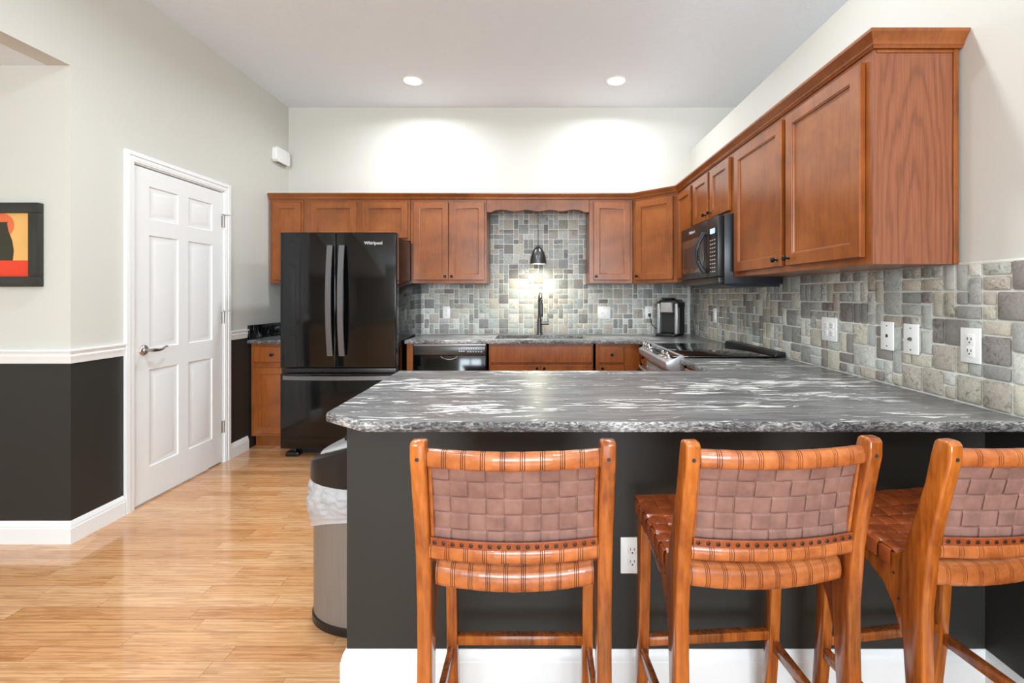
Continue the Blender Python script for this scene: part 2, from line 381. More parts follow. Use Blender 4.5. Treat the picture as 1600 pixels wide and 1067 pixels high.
# rear wall with two windows, behind the camera
rw = []
xs = [XHL-.12, -1.2, 0, .06, 1.26, XF]
for i in range(0, 5, 2): rw.append((xs[i], xs[i+1], YR-.15, YR, 0, ZC))
for a, b_ in ((-1.2, 0), (.06, 1.26)): rw += [(a, b_, YR-.15, YR, 0, .6), (a, b_, YR-.15, YR, 2.5, ZC)]
bx('wall_rear', [M['cream']], rw, 'living room wall behind the viewer', 'wall')
for i, cx in enumerate((-.60, .66)):
    m = MB()
    for a in (-.60, -.02, .56): m.box(cx+a, cx+a+.04, YR-.12, YR-.06, .6, 2.5)
    for z in (.6, 1.53, 2.46): m.box(cx-.60, cx+.60, YR-.12, YR-.06, z, z+.04)
    struct(m.build('window_%d' % (i+1), M['white']), 'white window frame behind the viewer', 'window')

# mouldings: profile swept along a straight wall segment. profile = list of (out, z)
def mould(m, prof, p0, p1, out, e0=0, e1=0):
    """e0/e1: length change per unit of projection at each end (mitres)"""
    p0 = Vector(p0); p1 = Vector(p1); d = (p1-p0).normalized(); o = Vector(out); n = len(prof); vs = []
    for P, e, sg in ((p0, e0, -1), (p1, e1, 1)):
        for q, z in prof: c = P+o*q+d*sg*e*q; vs.append((c.x, c.y, z))
    fs = [[i, (i+1) % n, n+(i+1) % n, n+i] for i in range(n)]+[list(range(n))[::-1], [n+i for i in range(n)]]
    m.add(vs, fs)
BASE = [(0, 0), (.016, 0), (.016, .078), (.013, .082), (.0135, .088), (.0105, .094), (.009, .103), (.005, .108), (.003, .113), (0, .113)]
RAILP = [(0, .921), (.007, .921), (.010, .932), (.011, .948), (.016, .956), (.016, .962), (.011, .966), (.014, .976), (.022, .984), (.022, .991), (0, .993)]
m = MB()
mould(m, BASE, (XHL, YH, 0), (XL, YH, 0), (0, -1, 0), 0, 1)
mould(m, BASE, (XL, YH, 0), (XL, DY0-.062, 0), (1, 0, 0), 1, 0)
struct(m.build('baseboard_hall', M['white']), 'white baseboard around the hall corner', 'baseboard')
m = MB(); mould(m, BASE, (XL, DY1+.062, 0), (XL, 3.80, 0), (1, 0, 0))
struct(m.build('baseboard_left', M['white']), 'short white baseboard right of the door', 'baseboard')
m = MB()
mould(m, RAILP, (XHL, YH, 0), (XL, YH, 0), (0, -1, 0), 0, 1)
mould(m, RAILP, (XL, YH, 0), (XL, DY0-.062, 0), (1, 0, 0), 1, 0)
struct(m.build('trim_1', M['white']), 'white chair rail around the hall corner', 'chair rail')
m = MB(); mould(m, RAILP, (XL, DY1+.062, 0), (XL, 3.79, 0), (1, 0, 0))
struct(m.build('trim_2', M['white']), 'short white chair rail between door and counter', 'chair rail')
PX, PY = -.627, 1.51
m = MB()
mould(m, BASE, (PX, PY, 0), (XR, PY, 0), (0, -1, 0), 1, -1)
mould(m, BASE, (PX, 1.63, 0), (PX, PY, 0), (-1, 0, 0), 0, 1)
struct(m.build('baseboard_peninsula', M['white']), 'white baseboard under the peninsula wall', 'baseboard')
m = MB(); mould(m, BASE, (XR, YR, 0), (XR, PY, 0), (-1, 0, 0), 0, -1)
struct(m.build('baseboard_right', M['white']), 'white baseboard on the right wall', 'baseboard')
# door casing
m = MB()
def casing(m, a0, a1, z0, z1, vertical, flip):
    steps = [(0, .009), (.010, .012), (.034, .014), (.040, .019), (.058, .019)]
    for k in range(len(steps)-1):
        a, b_ = steps[k][0], steps[k+1][0]; t = steps[k][1] if k else .009
        t = steps[k+1][1]
        if vertical:
            y0, y1 = (a0-b_, a0-a) if flip else (a0+a, a0+b_)
            m.box(XL, XL+t, y0, y1, z0, z1+a*0+b_)
        else: m.box(XL, XL+t, a0-a, a1+a, z0+a, z0+b_)
casing(m, DY0, 0, 0, DZ, True, True); casing(m, DY1, 0, 0, DZ, True, False); casing(m, DY0, DY1, DZ, 0, False, False)
# jamb
m.box(XL-.11, XL+.004, DY0-.0, DY0+.008, 0, DZ); m.box(XL-.11, XL+.004, DY1-.008, DY1, 0, DZ); m.box(XL-.11, XL+.004, DY0, DY1, DZ-.008, DZ)
m.box(XL-.06, XL-.048, DY0, DY0+.02, 0, DZ); m.box(XL-.06, XL-.048, DY1-.02, DY1, 0, DZ); m.box(XL-.06, XL-.048, DY0, DY1, DZ-.02, DZ)
struct(m.build('trim_3', M['white']), 'white moulded casing around the panel door', 'casing')

# ------------------------------------------------------------------ six panel door
def build_door():
    root = bpy.data.objects.new('door_1', None); C.objects.link(root); struct(root, 'white six panel door with a lever handle', 'door')
    W = DY1-DY0-.024; H = 2.034
    m = MB()
    X = [0, .108, .108+.232, W-.108-.232, W-.108, W]; Z = [0, .20, .20+.60, .93, .93+.70, 1.73, 1.73+.20, H]
    front_grid(m, X, Z, [(i, j) for i in (1, 3) for j in (1, 3, 5)], [(.006, .007), (.020, .009), (.046, .002), (.050, .0015)], 0)
    slab_sides(m, 0, W, 0, .035, 0, H)
    m.build('door_leaf', M['doorw'], root)
    # lever
    kx, kz = .066, .925
    m = MB(); m.lathe([(0, -.018), (.014, -.018), (.017, -.013), (.026, -.010), (.031, -.004), (.032, 0)], (kx, 0, kz), 'y', 28)
    m.tube([(kx, -.01, kz), (kx, -.058, kz)], [.009, .009], 14)
    pts = [(kx-.010, -.058, kz), (kx+.01, -.060, kz), (kx+.04, -.062, kz-.004), (kx+.065, -.062, kz-.001), (kx+.085, -.060, kz+.010), (kx+.105, -.056, kz+.014), (kx+.12, -.05, kz+.010)]
    m.tube(pts, [.010, .011, .009, .008, .007, .007, .006], 14, ry=[.011, .012, .008, .006, .005, .005, .004])
    m.build('door_handle', M['nickel'], root)
    for i, z in enumerate((.26, 1.09, 1.82)):
        m = MB(); m.tube([(W+.006, -.005, z-.045), (W+.006, -.005, z+.045)], .0065, 12)
        m.box(W-.012, W+.002, -.0015, .001, z-.045, z+.045); m.box(W+.010, W+.026, -.006, -.0025, z-.045, z+.045)
        for k in range(4): m.tube([(W+.006, -.005, z-.024+k*.016-.0008), (W+.006, -.005, z-.024+k*.016+.0008)], .0072, 12)
        if i: m.tube([(W+.002, -.008, z+.05), (W+.032, -.040, z+.052)], .003, 8); m.tube([(W+.012, -.005, z+.05), (W-.030, -.018, z+.052)], .003, 8)
        m.build('hinge', M['nickel'], root)
    root.location = (XL-.001, DY0+.012, .012); root.rotation_euler = (0, 0, pi/2)
build_door()

# ------------------------------------------------------------------ tiled backsplash (part of the walls)
PAL = [rgb(172, 173, 170), rgb(184, 185, 181), rgb(198, 199, 194), rgb(206, 205, 199), rgb(150, 150, 147), rgb(190, 184, 172), rgb(186, 177, 168), rgb(144, 138, 135), rgb(198, 193, 180), rgb(178, 182, 180)]
def tiles(name, parent, org, ud, nd, nu, nv, mod, valid, seed, warm):
    rnd = random.Random(seed); used = set(); m = MB(); org = Vector(org); ud = Vector(ud); nd = Vector(nd); up = Vector((0, 0, 1))
    def P(u, v, h): p = org+ud*u+up*v+nd*h; return (p.x, p.y, p.z)
    sizes = [(2, 2, 6), (2, 1, 5), (1, 2, 6), (1, 1, 4), (1, 1, .01)]
    order = [(i, j) for j in range(nv) for i in range(nu)]
    for i, j in order:
        if (i, j) in used or not valid(i, j): continue
        opts = [(a, b, q) for a, b, q in sizes if all(i+x < nu and j+y < nv and (i+x, j+y) not in used and valid(i+x, j+y) for x in range(a) for y in range(b))]
        r = rnd.random()*sum(o[2] for o in opts); a, b = 1, 1
        for o in opts:
            r -= o[2]
            if r <= 0: a, b = o[0], o[1]; break
        for x in range(a):
            for y in range(b): used.add((i+x, j+y))
        g = .0034; J = lambda: rnd.uniform(-.0012, .0012)
        u0, u1, v0, v1 = i*mod+g+J(), (i+a)*mod-g+J(), j*mod+g+J(), (j+b)*mod-g+J()
        c = rnd.choice(PAL); k = rnd.uniform(.84, 1.09); c = [c[0]*k*warm[0], c[1]*k*warm[1], c[2]*k*warm[2]]
        m.tint = (c[0], c[1], c[2], rnd.choice([.25, .4, .5, .9, 1.0])); h = rnd.uniform(.0035, .006); R = rnd.uniform(.003, .007)
        ring = []
        for (cx, cy, t0) in ((u1, v1, 0), (u0, v1, 90), (u0, v0, 180), (u1, v0, 270)):
            for t in (0, 45, 90):
                th = radians(t0+t); ring.append((cx-(R if cos(radians(t0+45)) > 0 else -R)+R*cos(th), cy-(R if sin(radians(t0+45)) > 0 else -R)+R*sin(th)))
        mu, mv = (u0+u1)/2, (v0+v1)/2; n = len(ring)
        ins = [(mu+(u-mu)*(1-.0016/(u1-u0)*2), mv+(v-mv)*(1-.0016/(v1-v0)*2)) for u, v in ring]
        vs = [P(u, v, 0) for u, v in ring]+[P(u, v, h-.001) for u, v in ring]+[P(u, v, h) for u, v in ins]
        fs = [[q*n+t, q*n+(t+1) % n, (q+1)*n+(t+1) % n, (q+1)*n+t] for q in (0, 1) for t in range(n)]+[[2*n+t for t in range(n)]]
        m.add(vs, fs)
    return m.build(name, M['tile'], parent)
CT = .902                                             # worktop height
MOD = .0477
nv1, nvw = 10, 26
nuB = int(2.66/MOD)
bu0 = -1.19
def vB(i, j):
    u = bu0+i*MOD
    return j < nv1 or (-.475 < u < .47-MOD*.5 and j < nvw)
g = MB(); g.box(bu0, XR, YB-.003, YB, CT-.03, CT+nv1*MOD); g.box(-.458, .455, YB-.003, YB, CT+nv1*MOD, 2.13); g.build('grout_bed', M['grout'], wall_back)
tiles('stone_tile_backsplash', wall_back, (bu0, YB-.003, CT+.001), (1, 0, 0), (0, -1, 0), int((XR-bu0)/MOD), nvw, MOD, vB, 3, (.99, 1.0, .985))
g = MB(); g.box(XR-.003, XR, 1.22, YB-.004, CT-.03, 1.379); g.box(XR-.008, XR, 1.22, 1.60, 1.373, 1.383, .002); g.build('grout_bed', M['grout'], wall_right)
tiles('stone_tile_backsplash', wall_right, (XR-.003, YB-.006, CT+.001), (0, -1, 0), (-1, 0, 0), int((YB-1.22)/MOD), nv1-0, MOD, lambda i, j: True, 11, (1.0, 1.0, .95))

# ------------------------------------------------------------------ cabinets (local frame: x along, front at y=0 facing -y, z from the base)
def knob(x, y, z, parent):
    m = MB(); m.lathe([(0, -.030), (.009, -.030), (.0125, -.027), (.0125, -.020), (.010, -.017), (.0045, -.014), (.0045, -.003), (.008, 0)], (x, y, z), 'y', 16)
    m.build('knob', M['knob'], parent)
def cdoor(x0, x1, z0, z1, parent, kn=None, name='door', shaker=True, fw=.052):
    m = MB(); y0 = -.021
    if shaker:
        e = .003
        X = [x0+e, x0+fw, x1-fw, x1-e]; Z = [z0+e, z0+fw, z1-fw, z1-e]
        front_grid(m, X, Z, [(1, 1)], [(.0015, .003), (.005, .004), (.0075, .0095)], y0)
    else:
        e = .006; X = [x0+e, x1-e]; Z = [z0+e, z1-e]; front_grid(m, X, Z, [], [], y0)
    m.add([(x0+e, y0, z0+e), (x1-e, y0, z0+e), (x1-e, y0, z1-e), (x0+e, y0, z1-e), (x0, y0+.004, z0), (x1, y0+.004, z0), (x1, y0+.004, z1), (x0, y0+.004, z1)],
          [[0, 1, 5, 4], [1, 2, 6, 5], [2, 3, 7, 6], [3, 0, 4, 7]])
    slab_sides(m, x0, x1, y0+.004, -.0015, z0, z1)
    wl_ = wloc(parent); m.v = [(a+wl_.x, b+wl_.y, c+wl_.z) for a, b, c in m.v]
    d = m.build(name, M['cab'], parent)
    if kn: knob(kn[0]+wl_.x, y0+wl_.y, kn[1]+wl_.z, d)
    return d
def cabinet(label, loc, rot, W, H, D, doors, drawers=(), toe=0, hollow=False, end=None, group=None, name='wall_cabinet', cat='cabinet', fr=True):
    r = thing(name, label, cat, (0, 0, 0), group)
    m = MB()
    if hollow:
        m.box(0, W, .065, D, 0, toe); m.box(0, W, 0, D, toe, toe+.018); m.box(0, .018, 0, D, toe, H); m.box(W-.018, W, 0, D, toe, H)
        m.box(0, W, D-.01, D, toe, H); m.box(0, W, 0, .02, toe, H)
    elif toe:
        m.box(0, W, 0, D, toe, H, .0012, 1); m.box(.0, W, .065, D, 0, toe)
    else:
        m.box(0, W, 0, D, 0, H, .0012, 1)
    m.build('body', M['cab'], r)
    for d in doors: cdoor(*d[:4], r, d[4] if len(d) > 4 else None)
    for d in drawers: cdoor(*d[:4], r, d[4] if len(d) > 4 else None, 'drawer', False)
    r.location = loc; r.rotation_euler = (0, 0, rot)
    return r
UZ, UT = 1.379, 2.123; UH = UT-UZ; d0, d1 = .027, .718
UF = 4.11                                              # front plane of the back wall uppers
cabinet('tall narrow wall cabinet in the far left corner beside the refrigerator', (-2.39, UF, UZ), 0, .297, UH, .318, [(.033, .277, d0, d1)])
cabinet('short two-door wall cabinet above the black refrigerator', (-2.09, UF, 1.757), 0, .95, UT-1.757, .318, [(.068, .473, .022, .34), (.524, .928, .022, .34)])
cabinet('two-door wall cabinet between refrigerator and pendant lamp', (-1.137, UF, UZ), 0, .677, UH, .311, [(.030, .338, d0, d1, (.312, .06)), (.344, .66, d0, d1, (.370, .06))])
cabinet('single-door wall cabinet right of the pendant lamp', (.456, UF, UZ), 0, .386, UH, .311, [(.036, .362, d0, d1, (.058, .06))])
# diagonal corner cabinet
def corner_cab():
    A = Vector((.846, UF)); B = Vector((1.158, 3.822)); L = (B-A).length; ang = math.atan2(B.y-A.y, B.x-A.x)
    r = thing('corner_wall_cabinet', 'diagonal corner wall cabinet above the coffee maker', 'cabinet')
    ca, sa = cos(-ang), sin(-ang)
    def loc(p): q = Vector(p)-A; return (q.x*ca-q.y*sa, q.x*sa+q.y*ca)
    m = MB(); m.prism([loc(A), loc(B), loc((XR-.010, 3.822)), loc((XR-.010, YB-.010)), loc((.846, YB-.010))], 'z', 0, UH)
    m.build('body', M['cab'], r)
    cdoor(.035, L-.035, d0, d1, r, (.058, .06))
    r.location = (A.x, A.y, UZ); r.rotation_euler = (0, 0, ang)
corner_cab()
XU = 1.162; RD = XR-XU-.009
def right_cab(label, y_far, y_near, z0, doors, name='wall_cabinet'):
    return cabinet(label, (XU, y_far, z0), -pi/2, y_far-y_near, UT-z0, RD, doors, name=name)
right_cab('narrow wall cabinet between corner cabinet and microwave', 3.818, 3.442, UZ, [(.02, .352, d0, d1)])
right_cab('small two-door wall cabinet directly above the microwave', 3.440, 2.737, 1.760, [(.036, .330, .022, .342, (.302, .055)), (.368, .674, .022, .342, (.398, .055))])
nc = right_cab('large two-door wall cabinet nearest the viewer with cherry end panel', 2.735, 1.606, UZ, [(.045, .567, d0, d1, (.535, .06)), (.607, 1.099, d0, d1, (.638, .06))])
# cherry end panel and stile on its camera-facing end
m = MB(); m.box(1.129, 1.135, 0, RD, 0, UH)
o = m.build('side_panel', M['cherry'], None); 
o.data.transform(Matrix.Translation((0, 0, 0))); o.parent = nc; o['label'] = 'brown cherry veneer end panel'
m = MB(); m.box(1.135, 1.141, RD-.018, RD, 0, UH, .002); m.box(1.135, 1.139, .012, RD-.018, UH-.012, UH, .0015)
o = m.build('edge_strip', M['cab'], None); o.parent = nc

# crown moulding, continuous over the uppers
def crown():
    prof = [(0, 0), (.006, 0), (.008, .006), (.013, .010), (.014, .018), (.018, .024), (.026, .036), (.033, .044), (.034, .054), (0, .054)]
    path = [(-2.395, UF), (.846, UF), (1.158, 3.822), (XU, 3.818), (XU, 1.594), (XR, 1.594)]
    path = [(-2.395, UF), (.846, UF), (XU, 3.818), (XU, 1.594), (XR-.001, 1.594)]
    P = [Vector(p) for p in path]; m = MB(); n = len(prof); vs = []
    for i, p in enumerate(P):
        d1_ = (P[i]-P[i-1]).normalized() if i else None; d2_ = (P[i+1]-P[i]).normalized() if i < len(P)-1 else None
        nn = []
        for d in (d1_, d2_):
            if d is not None: nn.append(Vector((d.y, -d.x)))
        if len(nn) == 2:
            b = (nn[0]+nn[1]).normalized(); k = 1/max(.3, b.dot(nn[0]))
        else: b = nn[0]; k = 1
        for q, z in prof: c = p+b*q*k; vs.append((c.x, c.y, UT+z))
    fs = [[i*n+j, i*n+(j+1) % n, (i+1)*n+(j+1) % n, (i+1)*n+j] for i in range(len(P)-1) for j in range(n)]
    fs += [list(range(n))[::-1], [(len(P)-1)*n+j for j in range(n)]]
    m.add(vs, fs)
    # deck boards behind the moulding so that the top is not open
    m.box(-2.395, .846, UF, YB-.002, UT+.002, UT+.012); m.box(XU, XR-.001, 1.594, 3.818, UT+.002, UT+.012)
    o = m.build('crown_moulding', M['cab']); tag(o, 'long brown crown moulding running along the tops of all wall cabinets', 'moulding')
crown()
# valance over the sink
m = MB(); n = 60; a0, a1 = -.458, .454; poly = [(a0, UT), (a0, 2.012)]
for i in range(n+1):
    x = a0+.03+(a1-a0-.06)*i/n; t = i/n
    z = 2.012 + (.012 if .02 < t < .98 else 0)*min(1, min(t, 1-t)*20) + .013*(1-cos(2*pi*(t*4)))/2*(1 if True else 0) - .004*sin(pi*t)
    poly.append((x, z))
poly += [(a1, 2.012), (a1, UT)]
m.prism(poly, 'y', UF, UF+.019, .0012, 1)
vtop = m
o = m.build('scalloped_valance', M['cab']); tag(o, 'wooden valance with wavy lower edge spanning above the sink', 'valance')

# base cabinets
BF = 3.835; BH = .870
def base(label, x0, x1, doors, drawers, y=BF, rot=0, D=.585, hollow=False): return cabinet(label, (x0, y, 0), rot, x1-x0, BH, D, doors, drawers, toe=.10, name='base_cabinet', hollow=hollow)
base('narrow base cabinet with one drawer and door left of the refrigerator', -2.388, -2.03, [(.030, .345, .125, .672, (.322, .65))], [(.030, .345, .715, .845, (.187, .78))])
base('sink base cabinet with wide false drawer front', -.428, .475, [(.028, .443, .125, .690, (.418, .668)), (.449, .875, .125, .690, (.478, .668))], [(.028, .875, .712, .850)], hollow=True)
base('narrow drawer base cabinet right of the sink base', .478, .850, [(.028, .235, .125, .690, (.05, .668))], [(.028, .235, .712, .850, (.13, .781))])
m = MB(); m.box(-1.095, -1.043, 3.835, 4.42, 0, BH, .0015, 1); o = m.build('cabinet_end_panel', M['cab']); tag(o, 'slim wooden end panel between refrigerator and dishwasher', 'panel')
RX = .865
cabinet('base cabinet in the right run just behind the range', (RX, 3.832, 0), -pi/2, .388, BH, .592, [(.03, .36, .125, .690, (.06, .66))], [(.03, .36, .712, .850, (.195, .78))], toe=.10, name='base_cabinet')
cabinet('base cabinet in the right run between range and peninsula', (RX, 2.692, 0), -pi/2, .43, BH, .592, [(.03, .40, .125, .690, (.06, .66))], [(.03, .40, .712, .850, (.21, .78))], toe=.10, name='base_cabinet')
cabinet('long peninsula base cabinet with doors on the kitchen side', (.84, 2.20, 0), pi, 1.455, BH, .565,
        [(.03+k*.472, .03+k*.472+.45, .125, .69, (.43+k*.472, .66)) for k in range(3)], [(.03+k*.472, .03+k*.472+.45, .712, .85, (.255+k*.472, .78)) for k in range(3)], toe=.10, name='base_cabinet')
m = MB(); m.box(PX, XR-.001, PY, 1.632, 0, .871)
struct(m.build('wall_peninsula', M['grey']), 'charcoal half wall below the granite peninsula', 'wall')

# ------------------------------------------------------------------ worktops
def slab(name, outer, holes, z0, z1, label, rough_edges=True, parent=None, amp=.0032):
    # resample outline
    pts = []; n = len(outer)
    for i in range(n):
        a = Vector(outer[i]); b = Vector(outer[(i+1) % n]); k = max(1, int((b-a).length/.012))
        for t in range(k): pts.append((a.lerp(b, t/k), (b-a).normalized()))
    N_ = len(pts); rows = [0, .25, .55, .8, 1]; bm = bmesh.new(); R = []
    for r, fz in enumerate(rows):
        row = []
        for p, d in pts:
            nrm = Vector((-d.y, d.x)); q = noise.noise(Vector((p.x*38, p.y*38, fz*2.3)))*.6+noise.noise(Vector((p.x*90, p.y*90, fz*4)))*.5
            ins = amp*(.5+q)+(.0035 if fz in (0, 1) else 0); ins = max(0, ins)
            row.append(bm.verts.new((p.x+nrm.x*ins, p.y+nrm.y*ins, z0+(z1-z0)*fz)))
        R.append(row)
    for r in range(len(rows)-1):
        for i in range(N_):
            f = bm.faces.new((R[r][i], R[r][(i+1) % N_], R[r+1][(i+1) % N_], R[r+1][i])); f.material_index = 1
    for row, z in ((R[-1], z1), (R[0], z0)):
        ed = [bm.edges.get((row[i], row[(i+1) % N_])) for i in range(N_)]
        for h in holes:
            hv = [bm.verts.new((x, y, z)) for x, y in h]; ed += [bm.edges.new((hv[i], hv[(i+1) % len(hv)])) for i in range(len(hv))]
            if z == z1: top = hv
            else: bot = hv
        res = bmesh.ops.triangle_fill(bm, use_beauty=True, edges=ed)
    for h in holes:
        for i in range(len(top)):
            f = bm.faces.new((top[i], top[(i+1) % len(top)], bot[(i+1) % len(top)], bot[i])); f.material_index = 1
    bmesh.ops.recalc_face_normals(bm, faces=bm.faces[:])
    me = bpy.data.meshes.new(name); bm.to_mesh(me); bm.free(); me.materials.append(M['gran']); me.materials.append(M['grane'])
    me.polygons.foreach_set('use_smooth', [True]*len(me.polygons)); me.set_sharp_from_angle(angle=radians(40))
    o = bpy.data.objects.new(name, me); C.objects.link(o)
    if parent: o.parent = parent
    if label: tag(o, label, 'countertop')
    return o
XC = .83; ZB = .872
arc = [(XC-.06+.06*sin(radians(t)), 3.79-.06+.06*cos(radians(t))) for t in (0, 22, 45, 67, 90)]
arc = [(XC-.07+.07*sin(radians(t)), 3.72+.07*cos(radians(t))) for t in (0, 22, 45, 67, 90)]
def rrect(x0, x1, y0, y1, r=.03):
    o = []
    for cx, cy, t0 in ((x1-r, y1-r, 0), (x0+r, y1-r, 90), (x0+r, y0+r, 180), (x1-r, y0+r, 270)):
        for t in (0, 30, 60, 90): o.append((cx+r*cos(radians(t0+t)), cy+r*sin(radians(t0+t))))
    return o
SINK = (-.372, .405, 3.925, 4.275)
slab('granite_worktop', [(-1.10, 3.79)]+arc+[(XC, 3.441), (XR-.009, 3.441), (XR-.009, YB-.009), (-1.10, YB-.009)], [rrect(*SINK)], ZB, CT,
     'grey granite worktop along the back wall around the sink')
slab('granite_worktop', [(-.512, 1.338), (XR-.009, 1.338), (XR-.009, 2.697), (XC, 2.697), (XC, 2.257), (-.684, 2.257), (-.668, 1.448)], [], ZB, CT,
     'large grey granite peninsula top with white veins and clipped corner')
lw = thing('granite_worktop', 'small granite worktop with dark upstand left of the refrigerator', 'countertop', (-2.2, 4.1, ZB))
o = slab('slab', [(-2.394, 3.79), (-2.026, 3.79), (-2.026, YB-.009), (-2.394, YB-.009)], [], ZB, CT, None); o.parent = lw; o.location = (2.2, -4.1, -ZB)
M['grand'] = M['gran'].copy(); M['grand'].name = 'polished_dark_granite'
m = MB(); m.box(-2.398, -2.380, 3.80, YB-.004, CT+.0005, 1.022, .002); m.box(-2.380, -2.03, YB-.024, YB-.004, CT+.0005, 1.022, .002)
def mat_splash():
    m_, nt, b = newmat('dark_granite_upstand'); v = mapping(nt, (7, 7, 3)); f = noise_(nt, v, 2, 7, .65, 2)
    nt.links.new(ramp(nt, f, [(.5, rgb(16, 17, 18)), (.62, rgb(60, 62, 62)), (.7, rgb(200, 200, 196))]), b.inputs['Base Color']); b.inputs['Roughness'].default_value = .12; return m_
m.build('upstand', mat_splash(), lw)

# sink bowl
sk = MB(); x0, x1, y0, y1 = SINK; rings = []
for (ins, z) in ((-.012, ZB-.001), (-.012, ZB-.003), (.002, ZB-.003), (.010, ZB-.17), (.04, ZB-.185)):
    rings.append([(x, y, z) for x, y in rrect(x0+ins, x1-ins, y0+ins, y1-ins, .035)])
k = len(rings[0]); vs = [p for r in rings for p in r]
sk.add(vs, [[i*k+j, i*k+(j+1) % k, (i+1)*k+(j+1) % k, (i+1)*k+j] for i in range(4) for j in range(k)]+[[4*k+j for j in range(k)]])
st = thing('sink', 'undermount steel sink bowl set in the back worktop', 'sink', ((x0+x1)/2, (y0+y1)/2, ZB-.19)); sk.build('bowl', M['steel'], st)
m = MB(); m.lathe([(.0, .002), (.035, .002), (.042, .004), (.045, 0)], ((x0+x1)/2, (y0+y1)/2, ZB-.184), 'z', 24); m.build('drain', M['chrome'], st)
# faucet
fx, fy = .012, 4.335
f = thing('faucet', 'tall gunmetal pull-down kitchen faucet behind the sink', 'faucet', (fx, fy, CT))
m = MB(); m.lathe([(.030, 0), (.030, .006), (.024, .010), (.0215, .014), (.0215, .14), (.0195, .145), (.0175, .15)], (fx, fy, CT), 'z', 24); m.build('base', M['gun'], f)
m = MB(); pts = [(fx, fy, CT+.14), (fx, fy, CT+.28)]+[(fx+.006*(1-cos(radians(t))), fy-.085*(1-cos(radians(t))), CT+.30+.085*sin(radians(t))) for t in range(0, 181, 15)]
m.tube(pts, .0135, 16); m.build('spout', M['gun'], f)
e = pts[-1]; m = MB(); m.tube([e, (e[0]+.002, e[1], e[2]-.02), (e[0]+.002, e[1], e[2]-.11), (e[0]+.002, e[1], e[2]-.125)], [.014, .0165, .018, .016], 16); m.build('spray_head', M['gun'], f)
m = MB(); m.tube([(fx+.018, fy, CT+.105), (fx+.088, fy, CT+.105)], .0155, 16); m.tube([(fx+.080, fy, CT+.11), (fx+.082, fy, CT+.20)], .0045, 10); m.build('lever', M['gun'], f)

# ------------------------------------------------------------------ refrigerator
def fridge():
    x0, x1, yf = -2.012, -1.108, 3.592; xm = -1.5775
    r = thing('refrigerator', 'black french-door refrigerator with bottom freezer drawer', 'refrigerator', ((x0+x1)/2, 3.95, 0))
    m = MB(); m.box(x0+.012, x1-.012, 3.68, 4.395, .05, 1.735, .004); m.build('body', M['black'], r)
    m = MB(); m.box(x0+.03, x1-.03, 3.665, 3.70, .05, 1.72); m.build('gasket', M['dark'], r)
    for a, b, hx in ((x0, xm-.002, xm-.032), (xm+.002, x1, xm+.060)):
        m = MB(); m.box(a, b, yf, 3.668, .707, 1.762, .007, 3); d = m.build('door', M['black'], r)
        m = MB(); n = 18; pr = []
        for i in range(n+1):
            t = i/n; z = .80+.86*t; pr.append((z, -.022-.034*(1-(2*t-1)**2)))
        xc = hx-.006
        vs = []
        for z, dy in pr: vs += [(xc-.021, yf+dy, z), (xc+.021, yf+dy, z), (xc+.021, yf+dy+.013, z), (xc-.021, yf+dy+.013, z)]
        fs = [[4*i+j, 4*i+(j+1) % 4, 4*i+4+(j+1) % 4, 4*i+4+j] for i in range(n) for j in range(4)]+[[3, 2, 1, 0], [4*n+j for j in range(4)]]
        m.add(vs, fs); m.box(xc-.014, xc+.014, yf-.02, yf+.003, .805, .83); m.box(xc-.014, xc+.014, yf-.02, yf+.003, 1.63, 1.655)
        m.build('handle', M['hand'], d, ang=25)
        if a > x0: text('Whirlpool', .034, M['legend'], d, (-1.285, yf-.0005, 1.678), (pi/2, 0, 0))
    m = MB(); m.box(x0, x1, yf, 3.668, .075, .660, .007, 3); d = m.build('freezer_drawer', M['black'], r)
    m = MB(); m.box(x0+.004, x1-.004, yf+.012, 3.668, .664, .700, .003); m.build('mid_trim', M['blackp'], r)
    m = MB(); n = 20; vs = []
    for i in range(n+1):
        t = i/n; x = x0+.03+(x1-x0-.06)*t; dy = -.018-.026*(1-(2*t-1)**2)
        vs += [(x, yf+dy, .615), (x, yf+dy+.012, .615), (x, yf+dy+.012, .645), (x, yf+dy, .645)]
    m.add(vs, [[4*i+j, 4*i+(j+1) % 4, 4*i+4+(j+1) % 4, 4*i+4+j] for i in range(n) for j in range(4)]+[[3, 2, 1, 0], [4*n+j for j in range(4)]])
    m.box(x0+.03, x0+.055, yf-.018, yf+.003, .618, .642); m.box(x1-.055, x1-.03, yf-.018, yf+.003, .618, .642)
    m.build('handle', M['hand'], d, ang=25)
    for x in (x0+.03, x1-.09): m = MB(); m.box(x, x+.06, 3.64, 3.72, 1.737, 1.757, .004); m.build('hinge_cover', M['blackp'], r)
    m = MB(); m.box(x0+.05, x1-.05, 3.70, 3.72, .012, .06); m.build('kick_grille', M['dark'], r)
    for x in (x0+.02, x1-.12): m = MB(); m.box(x, x+.10, 3.63, 3.70, 0, .034, .004); m.lathe([(.012, .03), (.012, .055)], (x+.06, 3.665, 0), 'z', 12); m.build('foot', M['blackp'], r)
fridge()

